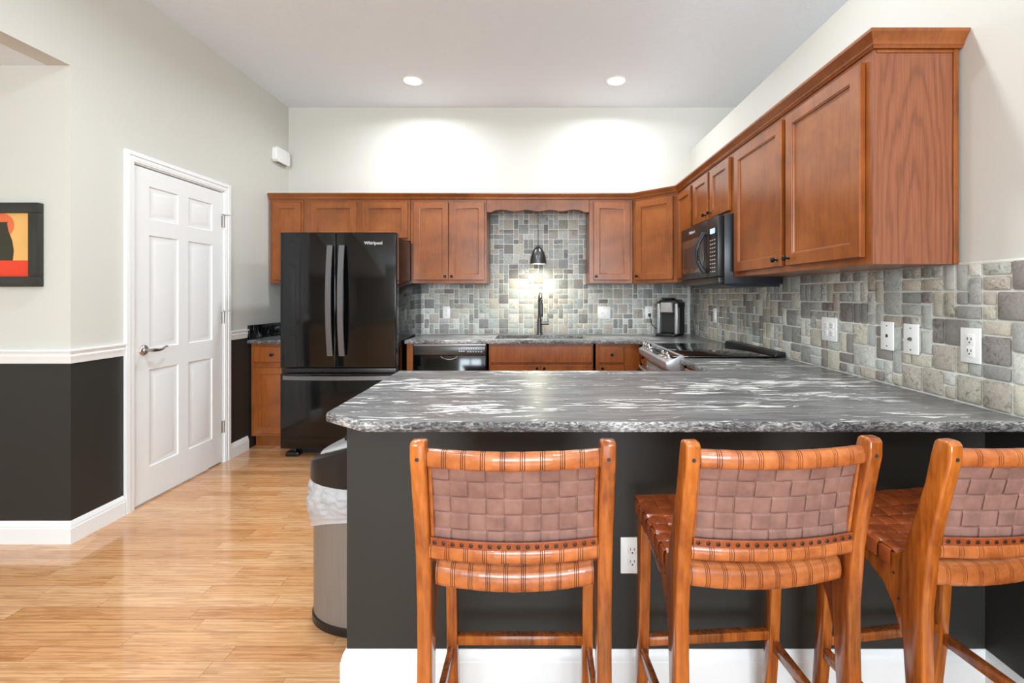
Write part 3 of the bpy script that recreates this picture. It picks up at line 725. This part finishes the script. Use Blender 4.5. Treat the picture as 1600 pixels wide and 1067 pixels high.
# ------------------------------------------------------------------ dishwasher
def dishwasher():
    x0, x1 = -1.038, -.432; r = thing('dishwasher', 'black dishwasher with top control strip and chrome pocket handle', 'dishwasher', ((x0+x1)/2, 4.1, 0))
    m = MB(); m.box(x0, x1, 3.85, 4.41, .10, BH-.002); m.box(x0+.01, x1-.01, 3.89, 4.3, 0, .10); m.build('tub_case', M['blackp'], r)
    m = MB(); m.box(x0+.004, x1-.004, 3.822, 3.852, .115, .772, .004); m.build('door', M['black'], r)
    m = MB(); m.box(x0+.004, x1-.004, 3.816, 3.852, .776, .848, .004)
    cp = m.build('control_panel', M['gun'], r)
    m = MB(); m.box(x0+.004, x1-.004, 3.822, 3.85, .850, .866, .002); m.build('trim_strip', M['silverp'], r)
    m = MB()
    for i in range(3): m.box(x0+.38+i*.018, x0+.392+i*.018, 3.8148, 3.817, .803, .812)
    for i in range(6): m.box(x0+.45+i*.022, x0+.463+i*.022, 3.8148, 3.817, .800, .808)
    for i in range(9): m.box(x0+.38+i*.02, x0+.388+i*.02, 3.8148, 3.817, .824, .828)
    m.build('buttons', M['legend'], cp)
    m = MB(); xc = x0+.30; pts = [(xc+.07*cos(radians(t)), 3.806+.012*abs(cos(radians(t))), .772+.030*sin(radians(t))) for t in range(180, 361, 15)]
    m.tube(pts, .006, 10, ry=.004); m.build('handle', M['chrome'], r)
dishwasher()

# ------------------------------------------------------------------ range
def range_():
    y0, y1 = 2.702, 3.436; r = thing('kitchen_range', 'slide-in stainless range with black glass cooktop', 'range', (1.1, 3.07, 0))
    m = MB(); m.box(.86, 1.40, y0+.002, y1-.002, .03, .868); m.box(.9, 1.38, y0+.02, y1-.02, 0, .03); m.build('body', M['blackp'], r)
    m = MB(); m.box(.79, 1.425, y0+.002, y1-.002, CT+.002, CT+.012, .002); m.build('cooktop', M['glass'], r)
    for cx, cy, rr in ((.98, 2.89, .10), (.98, 3.25, .085), (1.25, 2.89, .08), (1.25, 3.25, .105)):
        m = MB(); q = rr
        m.add([(cx+(q+e)*cos(2*pi*t/48), cy+(q+e)*sin(2*pi*t/48), CT+.0123) for e in (0, .002) for t in range(48)], [[t, (t+1) % 48, 48+(t+1) % 48, 48+t] for t in range(48)])
        m.build('burner_ring', M['gun'], r)
    m = MB(); m.prism([(1.388, CT+.010), (1.40, CT+.030), (1.45, CT+.034), (1.452, CT+.003), (1.425, CT+.003)], 'y', y0, y1, .003); m.build('rear_trim', M['blackp'], r)
    m = MB(); m.prism([(.752, .842), (.748, .876), (.835, CT+.014), (.857, CT+.013), (.857, .80), (.80, .80)], 'y', y0, y1, .003)
    cp = m.build('control_panel', M['steelh'], r)
    m = MB(); m.prism([(.768, .8885), (.816, .9095), (.816, .9115), (.768, .8905)], 'y', 2.98, 3.16); m.build('display', M['glass'], cp)
    for yy in (2.79, 2.88, 3.25, 3.33, 3.395):
        m = MB(); m.lathe([(.024, 0), (.024, .006), (.019, .009), (.017, .028), (.014, .032), (0, .032)], (0, 0, 0), 'z', 20); m.box(-.004, .004, -.018, .018, .012, .036, .002)
        o = m.build('knob', M['chrome'], None); o.parent = cp; o.location = Vector((.79, yy, .897))-wloc(cp); o.rotation_euler = (0, -radians(24), 0)
    m = MB(); m.box(.805, .857, y0+.006, y1-.006, .235, .79, .004); d = m.build('oven_door', M['steelh'], r)
    m = MB(); m.box(.801, .806, y0+.09, y1-.09, .33, .66); m.build('window', M['glass'], d)
    m = MB(); n = 16; m.tube([(.752-.018*(1-(2*i/n-1)**2), y0+.04+(y1-y0-.08)*i/n, .748) for i in range(n+1)], .012, 12)
    for yy in (y0+.05, y1-.05): m.tube([(.755, yy, .748), (.808, yy, .748)], .009, 10)
    m.build('handle', M['chrome'], d)
    m = MB(); m.box(.81, .857, y0+.006, y1-.006, .05, .225, .004); m.build('storage_drawer', M['steelh'], r)
range_()

# ------------------------------------------------------------------ microwave
def microwave():
    y0, y1, xf, z0, z1 = 2.742, 3.438, 1.068, 1.338, 1.754
    r = thing('microwave', 'black over-the-range microwave mounted under the small cabinet', 'microwave', (1.27, 3.09, z0))
    m = MB(); m.box(1.108, XR-.010, y0, y1, z0, z1, .003); m.box(1.14, XR-.012, y0+.03, y1-.03, z0-.014, z0); m.build('case', M['mwblack'], r)
    # front door (faces -x); far part is the door, near strip the controls
    m = MB(); ys = 2.905
    m.box(xf, 1.107, ys+.002, y1, z0+.045, z1-.006, .004); d = m.build('door', M['blackp'], r)
    m = MB(); m.box(xf-.0015, xf+.002, ys+.075, y1-.035, z0+.085, z1-.095, .001); win = m.build('window', M['mwwin'], d)
    m = MB(); m.box(xf-.003, xf-.001, ys+.115, y1-.075, z0+.12, z1-.15, .0005); m.build('window_mesh', M['gun'], d)
    m = MB(); n = 16; pts = [(xf-.010-.042*sin(pi*i/n), ys+.030+.028*sin(pi*i/n), z0+.075+(z1-z0-.16)*i/n) for i in range(n+1)]
    m.tube(pts, .010, 12, ry=.014); m.build('handle', M['mwblack'], d)
    text('Whirlpool', .026, M['legend'], d, (xf-.001, 3.20, z1-.048), (pi/2, 0, -pi/2))
    m = MB(); m.box(xf, 1.107, y0, ys-.002, z0+.045, z1-.006, .004); c = m.build('control_panel', M['blackp'], r)
    m = MB(); m.box(xf-.0012, xf+.001, y0+.045, ys-.045, z1-.105, z1-.075); m.build('display', M['lcd'], c)
    m = MB()
    for i in range(9):
        for j in range(3): m.box(xf-.001, xf+.001, y0+.040+j*.032, y0+.055+j*.032, z0+.075+i*.024, z0+.081+i*.024)
    m.build('keypad', M['legend'], c)
    m = MB(); m.box(xf+.004, 1.107, y0, y1, z0, z0+.043, .004); m.build('lower_trim', M['blackp'], r)
    m = MB()
    for k in range(2): m.box(1.16, 1.38, y0+.07+k*.33, y0+.30+k*.33, z0-.018, z0-.014)
    m.build('grease_filter', M['gun'], r)
microwave()

# ------------------------------------------------------------------ coffee maker and its cord
def coffee():
    r = thing('coffee_maker', 'black and silver single-cup coffee maker in the counter corner', 'coffee maker')
    W = .098
    m = MB(); m.box(-W, W, -.005, .15, 0, .30, .02, 3); m.prism([(-W, .26), (-W, .30), (-W+.03, .325), (0, .335), (W-.03, .325), (W, .30), (W, .26)], 'y', -.06, .15, .006); m.build('body', M['blackp'], r)
    m = MB(); m.box(-W+.004, -W+.030, -.075, .0, .02, .295, .006); m.box(W-.030, W-.004, -.075, .0, .02, .295, .006); m.build('side_column', M['silverp'], r)
    m = MB(); m.box(-W+.026, W-.026, -.02, .0, .03, .24); m.build('cavity', M['slot'], r)
    m = MB(); m.prism([(-.056, .215), (-.05, .305), (.05, .305), (.056, .215)], 'y', -.105, -.0, .006); m.build('brew_head', M['silverp'], r)
    m = MB(); m.box(-.085, .085, -.135, .0, 0, .022, .006); m.box(-.07, .07, -.125, -.02, .022, .026, .001); m.build('drip_tray', M['blackp'], r)
    m = MB(); m.box(-.045, .045, -.09, .04, .332, .346, .006); m.build('lid_handle', M['blackp'], r)
    r.location = (1.205, 4.225, CT); r.rotation_euler = (0, 0, radians(-34))
coffee()
def curve_tube(pts, n=24):
    P = [Vector(p) for p in pts]; out = []
    for i in range(len(P)-1):
        a, b, c, d = P[max(i-1, 0)], P[i], P[i+1], P[min(i+2, len(P)-1)]
        for k in range(8):
            t = k/8; out.append(.5*((2*b)+(-a+c)*t+(2*a-5*b+4*c-d)*t*t+(-a+3*b-3*c+d)*t**3))
    return out+[P[-1]]
m = MB(); m.box(1.05, 1.075, YB-.040, YB-.0165, 1.07, 1.098, .004); m.tube(curve_tube([(1.062, YB-.038, 1.080), (1.065, YB-.06, 1.045), (1.085, YB-.05, .99), (1.125, YB-.04, .955), (1.17, YB-.035, .95)]), .0035, 8)
tag(m.build('power_cord', M['blackp']), 'black plug and cord running from outlet to coffee maker', 'cord')

# ------------------------------------------------------------------ outlets, switches (built facing -y at the origin)
def plate(name, label, cat, loc, rot, w, gang, group=None):
    r = thing(name, label, cat, (0, 0, 0), group)
    m = MB(); m.box(-w/2, w/2, -.006, 0, -.059, .059, .0022); m.build('cover_plate', M['plate'], r)
    n = len(gang)
    for i, g in enumerate(gang):
        cx = (i-(n-1)/2)*.046
        if g in 'od':
            for z in (.0195, -.0195):
                m = MB()
                if g == 'o': m.prism([(cx-.017, z-.008), (cx-.012, z-.0145), (cx+.012, z-.0145), (cx+.017, z-.008), (cx+.017, z+.008), (cx+.012, z+.0145), (cx-.012, z+.0145), (cx-.017, z+.008)], 'y', -.0085, -.005, .001)
                else: m.box(cx-.0165, cx+.0165, -.008, -.005, z-.019, z+.019, .001)
                k = m.build('socket', M['plate'], r)
                m = MB(); m.box(cx-.0075, cx-.0055, -.0089, -.008, z-.002, z+.007); m.box(cx+.0055, cx+.0075, -.0089, -.008, z-.002, z+.007); m.lathe([(.0025, 0), (.0025, -.0009), (0, -.0009)], (cx, -.008, z-.009), 'y', 10)
                m.build('slots', M['slot'], k)
        elif g == 't':
            m = MB(); m.box(cx-.006, cx+.006, -.016, -.005, -.008, .010, .002); m.build('toggle', M['plate'], r)
        elif g == 'r':
            m = MB(); m.box(cx-.0165, cx+.0165, -.009, -.005, -.033, .033, .0015); m.build('rocker', M['plate'], r)
        elif g == 'j':
            m = MB(); m.lathe([(.007, 0), (.007, -.004), (.0045, -.010), (0, -.010)], (cx, -.005, 0), 'y', 12); m.build('jack', M['gun'], r)
        elif g == 'p':
            m = MB(); m.box(cx-.006, cx+.006, -.0066, -.0055, -.006, .006); m.build('jack', M['slot'], r)
    if gang[0] in 'tjp':
        m = MB()
        for z in (.042, -.042): m.lathe([(.003, 0), (.003, -.001), (0, -.001)], (0, -.0058, z), 'y', 10)
        m.build('screws', M['gun'], r)
    r.location = loc; r.rotation_euler = (0, 0, rot); return r
FB = YB-.0088; FR = XR-.0088
plate('wall_outlet', 'white outlet on grey tile between refrigerator and faucet', 'outlet', (-.88, FB, 1.107), 0, .070, 'o')
plate('switch_plate', 'wide white switch plate on back tile right of faucet', 'switch', (.63, FB, 1.107), 0, .122, 'tt')
plate('wall_outlet', 'white outlet with black plug beside the coffee maker', 'outlet', (1.06, FB, 1.107), 0, .070, 'o')
plate('switch_plate', 'small white rocker plate above the cooktop on right wall', 'switch', (FR, 3.79, 1.105), -pi/2, .070, 'r')
plate('wall_outlet', 'wide white double outlet plate on right wall tile', 'outlet', (FR, 2.30, 1.102), -pi/2, .118, 'oo')
plate('phone_jack_plate', 'white plate with phone jack on right wall, left of a similar plate', 'wall plate', (FR, 1.918, 1.102), -pi/2, .070, 'p')
plate('cable_jack_plate', 'white plate with protruding cable jack on right wall', 'wall plate', (FR, 1.795, 1.100), -pi/2, .072, 'j')
plate('wall_outlet', 'white rectangular outlet on tile nearest the right picture edge', 'outlet', (FR, 1.548, 1.102), -pi/2, .072, 'd')
plate('wall_outlet', 'white outlet on charcoal peninsula wall behind the stools', 'outlet', (.307, PY-.0005, .421), 0, .076, 'o')

# wall sensor high on the left wall
m = MB(); m.prism([(4.145, 2.50), (4.165, 2.485), (4.355, 2.485), (4.375, 2.50), (4.375, 2.60), (4.355, 2.618), (4.165, 2.618), (4.145, 2.60)], 'x', XL, XL+.048, .006, 3)
r = thing('door_chime', 'white plastic chime box high on the left wall near the corner', 'chime', (XL, 4.26, 2.485)); m.build('housing', M['plate'], r)
m = MB()
for k in range(6): m.box(XL+.010, XL+.040, 4.19+k*.027, 4.205+k*.027, 2.4835, 2.486)
m.build('vent_slots', M['gun'], r)

# ------------------------------------------------------------------ ceiling cans and the pendant
for i, (cx, cy, p) in enumerate(CANS):
    nm = ['left recessed ceiling light in front of the back wall', 'right recessed ceiling light in front of the back wall', 'added recessed ceiling light over the left of the kitchen, out of view', 'added recessed ceiling light over the peninsula, out of view'][i] if i < 4 else 'added unseen recessed ceiling light in the living room behind the viewer'
    r = thing('recessed_light', nm, 'ceiling light', (cx, cy, ZC), 'recessed ceiling lights')
    m = MB(); m.lathe([(.070, -.001), (.072, -.005), (.088, -.004), (.092, 0), (.070, 0)], (cx, cy, ZC), 'z', 40); m.build('trim_ring', M['plate'], r)
    m = MB(); m.lathe([(0, -.0045), (.050, -.0042), (.071, -.003)], (cx, cy, ZC), 'z', 40); m.build('diffuser', M['lamp'], r)
px, py = 0.0, 4.21
r = thing('pendant_lamp', 'small dark metal dome pendant hanging over the sink', 'pendant lamp', (px, py, 1.557))
m = MB(); prof = [(.076, 0), (.0745, .03), (.069, .065), (.058, .10), (.043, .13), (.026, .150), (.012, .158), (.010, .175), (0, .176)]
inn = [(.0, .150), (.022, .147), (.040, .127), (.055, .098), (.066, .063), (.0725, .028), (.074, .0)]
m.lathe(inn+prof, (px, py, 1.557), 'z', 36); m.build('shade', M['gun'], r)
m = MB(); m.lathe([(0, .035), (.018, .040), (.028, .055), (.028, .075), (.014, .105), (.013, .13)], (px, py, 1.557), 'z', 20); m.build('bulb', M['bulb'], r)
m = MB(); m.tube([(px, py, 1.73), (px, py, UT-.03)], .003, 8); m.lathe([(.0, -.0), (.045, 0), (.045, -.015), (.012, -.022), (0, -.022)], (px, py, UT-.016), 'z', 24); m.build('cord', M['blackp'], r)
area('pendant_light', (px, py, 1.575), (0, 0, 0), .11, .11, 2.6, (1, .94, .70), 'DISK')
m = MB(); m.box(-.459, .455, UF+.02, YB-.005, UT-.014, UT-.001); o = m.build('bridge_board', M['cab']); tag(o, 'wood board behind the valance carrying the pendant cord', 'board')

# ------------------------------------------------------------------ framed print on the hall wall
s_ = 720/YH
def fp(px_, py_): return ((px_-841)/s_, 1.27-(py_-461.5)/s_)
r = thing('framed_print', 'black framed print in ochre and red on the hall wall', 'picture', (-2.67, YH, 1.27))
xa, xb = fp(-32, 0)[0], fp(69, 0)[0]; zt, zb = fp(0, 318)[1], fp(0, 448)[1]; ya = YH-.03
m = MB()
fw = .052
m.box(xa, xb, ya, YH-.001, zt-fw, zt, .003); m.box(xa, xb, ya, YH-.001, zb, zb+fw, .003)
m.box(xa, xa+fw, ya, YH-.001, zb+fw, zt-fw, .003); m.box(xb-fw, xb, ya, YH-.001, zb+fw, zt-fw, .003)
m.build('frame', M['posterframe'], r)
m = MB(); ix0, ix1, iz0, iz1 = xa+fw, xb-fw, zb+fw, zt-fw; zs = iz0+(iz1-iz0)*.255
m.mi = 0; m.box(ix0, ix1, YH-.012, YH-.002, zs, iz1); m.mi = 1; m.box(ix0, ix1, YH-.012, YH-.002, iz0, zs)
m.mi = 2; q = []; cx = ix0+.078; 
for zz, w_ in ((zs-.0, .055), (zs+.05, .060), (zs+.10, .052), (zs+.15, .034), (zs+.19, .026), (iz1-.045, .034)): q.append((w_, zz))
m.prism([(cx-a, b) for a, b in q]+[(cx+a, b) for a, b in q[::-1]], 'y', YH-.0135, YH-.012)
m.mi = 3; m.lathe([(.062, 0), (.062, -.0006), (0, -.0006)], (cx, YH-.0122, iz1-.062), 'y', 32)
m.build('print', [M['p_tan'], M['p_red'], M['p_dark'], M['p_sal']], r)

# ------------------------------------------------------------------ trash can
def trash():
    cx, cy, a, b = -.640, 1.86, .258, .158
    def outline(sc=0, n=40):
        pts = []
        for i in range(n+1):
            t = pi/2+pi*i/n; pts.append((cx+(a+sc)*cos(t), cy+(b+sc)*sin(t)))
        pts = [(cx+.0, cy-b-sc)]+[(x, y) for x, y in pts[::-1]][0:]
        return [(x, y) for x, y in pts[1:]]
    def shell(m, rows):
        vs = []; n = None
        for sc, zf in rows:
            o = outline(sc); n = len(o); vs += [(x, y, zf(x, y) if callable(zf) else zf) for x, y in o]
        k = len(rows); fs = [[i*n+j, i*n+(j+1) % n, (i+1)*n+(j+1) % n, (i+1)*n+j] for i in range(k-1) for j in range(n)]
        fs += [list(range(n))[::-1], [(k-1)*n+j for j in range(n)]]; m.add(vs, fs)
    r = thing('trash_can', 'half-round steel trash can with black lid beside the peninsula', 'trash can', (cx-.1, cy, 0))
    m = MB(); shell(m, [(-.002, 0), (.003, .003), (.003, .030), (-.001, .034)]); m.build('base', M['blackp'], r)
    m = MB(); shell(m, [(-.002, .034), (-.002, .545)]); m.build('bin_body', M['steel'], r)
    slope = lambda x, y: .622+.10*max(0, (x-(cx-a))/a)**.75
    m = MB(); shell(m, [(.004, .548), (.010, .555), (.010, .60), (.008, lambda x, y: slope(x, y)-.008), (.0, slope), (-.022, slope), (-.024, lambda x, y: slope(x, y)-.004)]); m.build('lid_frame', M['blackp'], r)
    m = MB(); shell(m, [(-.026, lambda x, y: slope(x, y)-.006), (-.028, lambda x, y: slope(x, y)+.002), (-.036, lambda x, y: slope(x, y)+.007)]); lid = m.build('lid', M['silverp'], r)
    m = MB(); m.box(cx-.135, cx-.105, cy-.02, cy+.02, .690, .708, .004); m.build('sensor', M['blackp'], lid)
    # liner
    m = MB(); n = 160; rows = 30; vs = []
    for k in range(rows):
        f = k/(rows-1)
        for i in range(n):
            t = 2*pi*i/n; c, s = cos(t), sin(t)
            ex = c*a if c < 0 else c*.006; x = cx+ex; y = cy+b*s
            nx, ny = (c/a if c < 0 else .0), s/b; L = math.hypot(nx, ny) or 1; nx /= L; ny /= L
            bot = .44-.07*cos(t-3.0)+.006*sin(5*t)
            z = .556-(.556-bot)*f
            w_ = noise.noise(Vector((x*22, y*22, z*22)))*.9+(.5-abs(noise.noise(Vector((x*34+3, y*34, z*40)))))*1.6
            out = .004+.012*sin(pi*min(1, f*1.1))**.8+.014*w_*sin(pi*min(1, f+.12))
            if f > .8: out += .004
            if c >= 0: out = min(out, .004) if s*s < .98 else out
            vs.append((x+nx*out, y+ny*out, z))
    m.add(vs, [[k*n+i, k*n+(i+1) % n, (k+1)*n+(i+1) % n, (k+1)*n+i] for k in range(rows-1) for i in range(n)])
    o = m.build('bin_liner', M['bag'], ang=180, off=(cx-.1, cy, .4)); tag(o, 'crumpled translucent liner folded over the trash can rim', 'bin liner')
trash()

# ------------------------------------------------------------------ bar stools
def strap(m, pts, side, nrm, hw, th):
    """flat strip through pts; side, nrm per point"""
    vs = []
    for p, s, n in zip(pts, side, nrm): vs += [p-s*hw+n*th*.3, p-s*hw*.86+n*th, p+s*hw*.86+n*th, p+s*hw+n*th*.3, p+s*hw-n*th, p-s*hw-n*th]
    k = len(pts); m.add(vs, [[6*i+j, 6*i+(j+1) % 6, 6*i+6+(j+1) % 6, 6*i+6+j] for i in range(k-1) for j in range(6)]+[[5, 4, 3, 2, 1, 0], [6*(k-1)+j for j in range(6)]])
def weave(m, S, nu, nv, amp, th, gap=.04, par=0):
    def fr(u, v):
        e = .002; p = S(u, v); du = (S(min(1, u+e), v)-S(max(0, u-e), v)); dv = (S(u, min(1, v+e))-S(u, max(0, v-e)))
        n = du.cross(dv).normalized(); return p, du, dv, n
    cl = lambda x: max(-1, min(1, 2.6*x))
    for i in range(nu):
        P, Sd, Nn = [], [], []; uc = (i+.5)/nu; K = nv*8
        for k in range(K+1):
            v = k/K; p, du, dv, n = fr(uc, v); P.append(p+n*amp*cl(cos(pi*(v*nv-.5)))*(-1)**(i+par)); Sd.append(du.normalized()); Nn.append(n)
        w_ = (S(min(1, uc+.5/nu), .5)-S(max(0, uc-.5/nu), .5)).length/2*(1-gap); strap(m, P, Sd, Nn, w_, th)
    for j in range(nv):
        P, Sd, Nn = [], [], []; vc = (j+.5)/nv; K = nu*8
        for k in range(K+1):
            u = k/K; p, du, dv, n = fr(u, vc); P.append(p-n*amp*cl(cos(pi*(u*nu-.5)))*(-1)**(j+par)); Sd.append(dv.normalized()); Nn.append(n)
        w_ = (S(.5, min(1, vc+.5/nv))-S(.5, max(0, vc-.5/nv))).length/2*(1-gap); strap(m, P, Sd, Nn, w_, th)
def wrapped(center, hx, ry, rz, nseg, parent, name, mat, tilt=0):
    """leather wound round a bowed rail: double grooves between the turns"""
    m = MB(); n = 20; xs_ = []
    for i in range(nseg):
        a = i/nseg; w_ = 1/nseg
        xs_ += [(a+w_*.012, 1.03, 0), (a+w_*.085, 1.03, 0), (a+w_*.09, .96, 1), (a+w_*.122, .96, 1), (a+w_*.127, 1.035, 0), (a+w_*.5, 1.045, 0), (a+w_*.873, 1.035, 0), (a+w_*.878, .96, 1), (a+w_*.910, .96, 1), (a+w_*.915, 1.03, 0), (a+w_*.970, 1.03, 0), (a+w_*.974, .93, 1), (a+w_*.998, .93, 1)]
    rings = []
    for t, k, g in xs_:
        x = -hx+2*hx*t; c = center(x); ring = []
        for j in range(n):
            th = 2*pi*j/n; yy = cos(th); zz = sin(th)
            yy = math.copysign(abs(yy)**.8, yy); zz = math.copysign(abs(zz)**.8, zz)
            ring.append((x, c[0]+yy*ry*k, c[1]+zz*rz*k))
        rings.append((ring, g))
    for i in range(len(rings)-1):
        m.mi = 1 if rings[i][1] and rings[i+1][1] else 0
        m.add(rings[i][0]+rings[i+1][0], [[j, (j+1) % n, n+(j+1) % n, n+j] for j in range(n)])
    m.mi = 0; m.add(rings[0][0], [list(range(n))]); m.add(rings[-1][0], [list(range(n))])
    return m.build(name, [mat, M['leatherd']], parent, ang=50)
def stool():
    r = thing('counter_stool', 'x', 'bar stool', (0, 0, 0), 'woven leather counter stools at the peninsula')
    HW = .221; PW = .033
    cl = [(-.068, .958, .008), (-.0675, .956, .014), (-.067, .949, .0195), (-.063, .92, .023), (-.048, .85, .022), (-.028, .77, .024), (-.008, .69, .029), (.002, .63, .034), (.006, .56, .031), (.002, .45, .026), (-.006, .30, .023), (-.022, 0, .018)]
    for sx in (-1, 1):
        m = MB(); poly = [(y-h, z) for y, z, h in cl]+[(y+h, z) for y, z, h in cl[::-1]]
        x0, x1 = (sx*HW, sx*(HW-PW)); m.prism(poly, 'x', min(x0, x1), max(x0, x1), .006, 3)
        m.build('rear_leg', M['teak'], r)
        m = MB()   # seat rail with its curved bracket
        top = [(.020, .700), (.028, .668), (.045, .650), (.08, .643), (.20, .648), (.325, .664)]
        bot = [(.325, .628), (.22, .608), (.14, .590), (.085, .562), (.055, .52), (.040, .475), (.020, .44)]
        xa, xb = sx*(HW-.004), sx*(HW-.029); m.prism(top+bot, 'x', min(xa, xb), max(xa, xb), .004, 2); sr = m.build('seat_rail', M['teak'], r)
        m = MB()
        for yy, zz in ((.052, .60), (.040, .545)):
            m.lathe([(.0035, 0), (.0035, sx*.0012), (0, sx*.0012)], (sx*(HW-.0045), yy, zz), 'x', 8)
        m.build('peg', M['slot'], sr)
        m = MB(); fl = [(.285, .632, .022), (.290, .45, .018), (.305, .20, .016), (.325, 0, .014)]
        poly = [(y-h, z) for y, z, h in fl]+[(y+h, z) for y, z, h in fl[::-1]]
        xa, xb = sx*(HW-.006), sx*(HW-.038); m.prism(poly, 'x', min(xa, xb), max(xa, xb), .004, 2); m.build('front_leg', M['teak'], r)
        m = MB(); xa, xb = sx*(HW-.010), sx*(HW-.028); m.box(min(xa, xb), max(xa, xb), .008, .30, .205, .238, .003); m.build('side_stretcher', M['teak'], r)
        m = MB(); m.lathe([(.0045, 0), (.004, -.0012), (0, -.0014)], (sx*(HW-PW/2), -.086, .920), 'y', 10); m.build('peg', M['slot'], r)
    m = MB(); m.box(-HW+.037, HW-.037, .288, .312, .240, .268, .004); m.build('front_stretcher', M['teak'], r)
    m = MB(); m.box(-HW+.033, HW-.033, .27, .30, .60, .632, .004); m.build('front_apron', M['teak'], r)
    hx = HW-PW+.002
    bow = lambda x, d: -d*(1-(x/hx)**2)
    wrapped(lambda x: (-.062+bow(x, .026), .917), hx, .014, .0195, 9, r, 'top_rail', M['cognac'])
    lr = wrapped(lambda x: (-.026+bow(x, .024), .698), hx, .013, .0175, 9, r, 'lower_back_rail', M['cognac'])
    wrapped(lambda x: (.012+bow(x, .012), .628-.012*(1-(x/hx)**2)), hx-.008, .021, .027, 9, r, 'rear_seat_rail', M['cognac'])
    # back: woven leather, bowed between the two rails
    def S(u, v):
        x = (2*u-1)*(hx-.010); z = .712+(.905-.712)*v; return Vector((x, -.022-.036*v+bow(x, .025)+.006*sin(pi*v), z))
    m = MB(); weave(m, S, 9, 5, .0024, .0011, .035); m.build('woven_back', M['suede'], r, ang=24)
    for sx in (-1, 1):
        m = MB()
        pts = [Vector((sx*(hx-.007), -.020-.036*v, .70+.205*v)) for v in [i/10 for i in range(11)]]
        m.tube(pts, .005, 8, ry=.010)
        m.build('side_binding', M['cognac'], r)
    # rivet band over the lower rail
    m = MB(); P, Sd, Nn = [], [], []
    for i in range(41):
        x = -hx+.004+(2*hx-.008)*i/40; P.append(Vector((x, -.037+bow(x, .024), .7215))); Sd.append(Vector((0, -.12, .99))); Nn.append(Vector((0, -1, -.1)))
    strap(m, P, Sd, Nn, .0095, .0016); rb = m.build('rivet_band', M['cognacd'], r)
    m = MB()
    for i in range(18):
        x = -hx+.014+(2*hx-.028)*i/17; m.lathe([(.0048, 0), (.0044, -.0014), (.003, -.0020), (.0026, -.0012), (0, -.0012)], (x, -.0388+bow(x, .024), .7215), 'y', 12)
    m.build('rivets', M['brass'], rb)
    def S2(u, v):
        x = (2*u-1)*(HW-.006); y = .015+.312*v; ed = 1-(2*u-1)**2
        return Vector((x, y, .650+.018*v-.016*ed*sin(pi*min(1, v*1.0+.15))-(.012*max(0, abs(2*u-1)-.93)/.07)))
    m = MB(); weave(m, S2, 9, 8, .0024, .0016, .0, 1); m.build('woven_seat', M['cognacd'], r, ang=30)
    m = MB(); m.tube([(-HW+.012+(2*HW-.024)*i/12, .322, .650-.010*(1-(2*i/12-1)**2)) for i in range(13)], .014, 12, ry=.018); m.build('front_seat_rail', M['cognacd'], r)
    for sx in (-1, 1):
        for k in range(7):
            m = MB(); y = .075+k*.036; P = [Vector((sx*(HW-.012), y, .652+.0006*k*3)), Vector((sx*(HW-.002), y, .650+.002*k)), Vector((sx*(HW+.0005), y, .640+.002*k)), Vector((sx*(HW+.0002), y, .615+.003*k))]
            Nv = [Vector((0, 0, 1)), Vector((sx*.7, 0, .7)), Vector((sx, 0, 0)), Vector((sx, 0, 0))]
            strap(m, P, [Vector((0, 1, 0))]*4, Nv, .0155, .0012); m.build('strap_end', M['cognacd'], r, ang=30)
    
    return r
def place(o, back_x, back_y, ang, label):
    """back_x, back_y: where the middle of the backrest top stands"""
    o.rotation_euler = (0, 0, ang); o['label'] = label
    o.location = (back_x-(.066*sin(ang)), back_y+.066*cos(ang), 0)
s1 = stool()
s2 = copy_tree(s1); s3 = copy_tree(s1)
place(s1, -.054, 1.0, radians(0), 'woven leather counter stool on the left, standing square to the peninsula')
place(s2, .5325, 1.01, radians(4), 'middle woven leather counter stool, slightly turned, in front of the white outlet')
place(s3, 1.0915, 1.028, radians(8), 'rightmost woven leather counter stool, cut off by the picture edge')
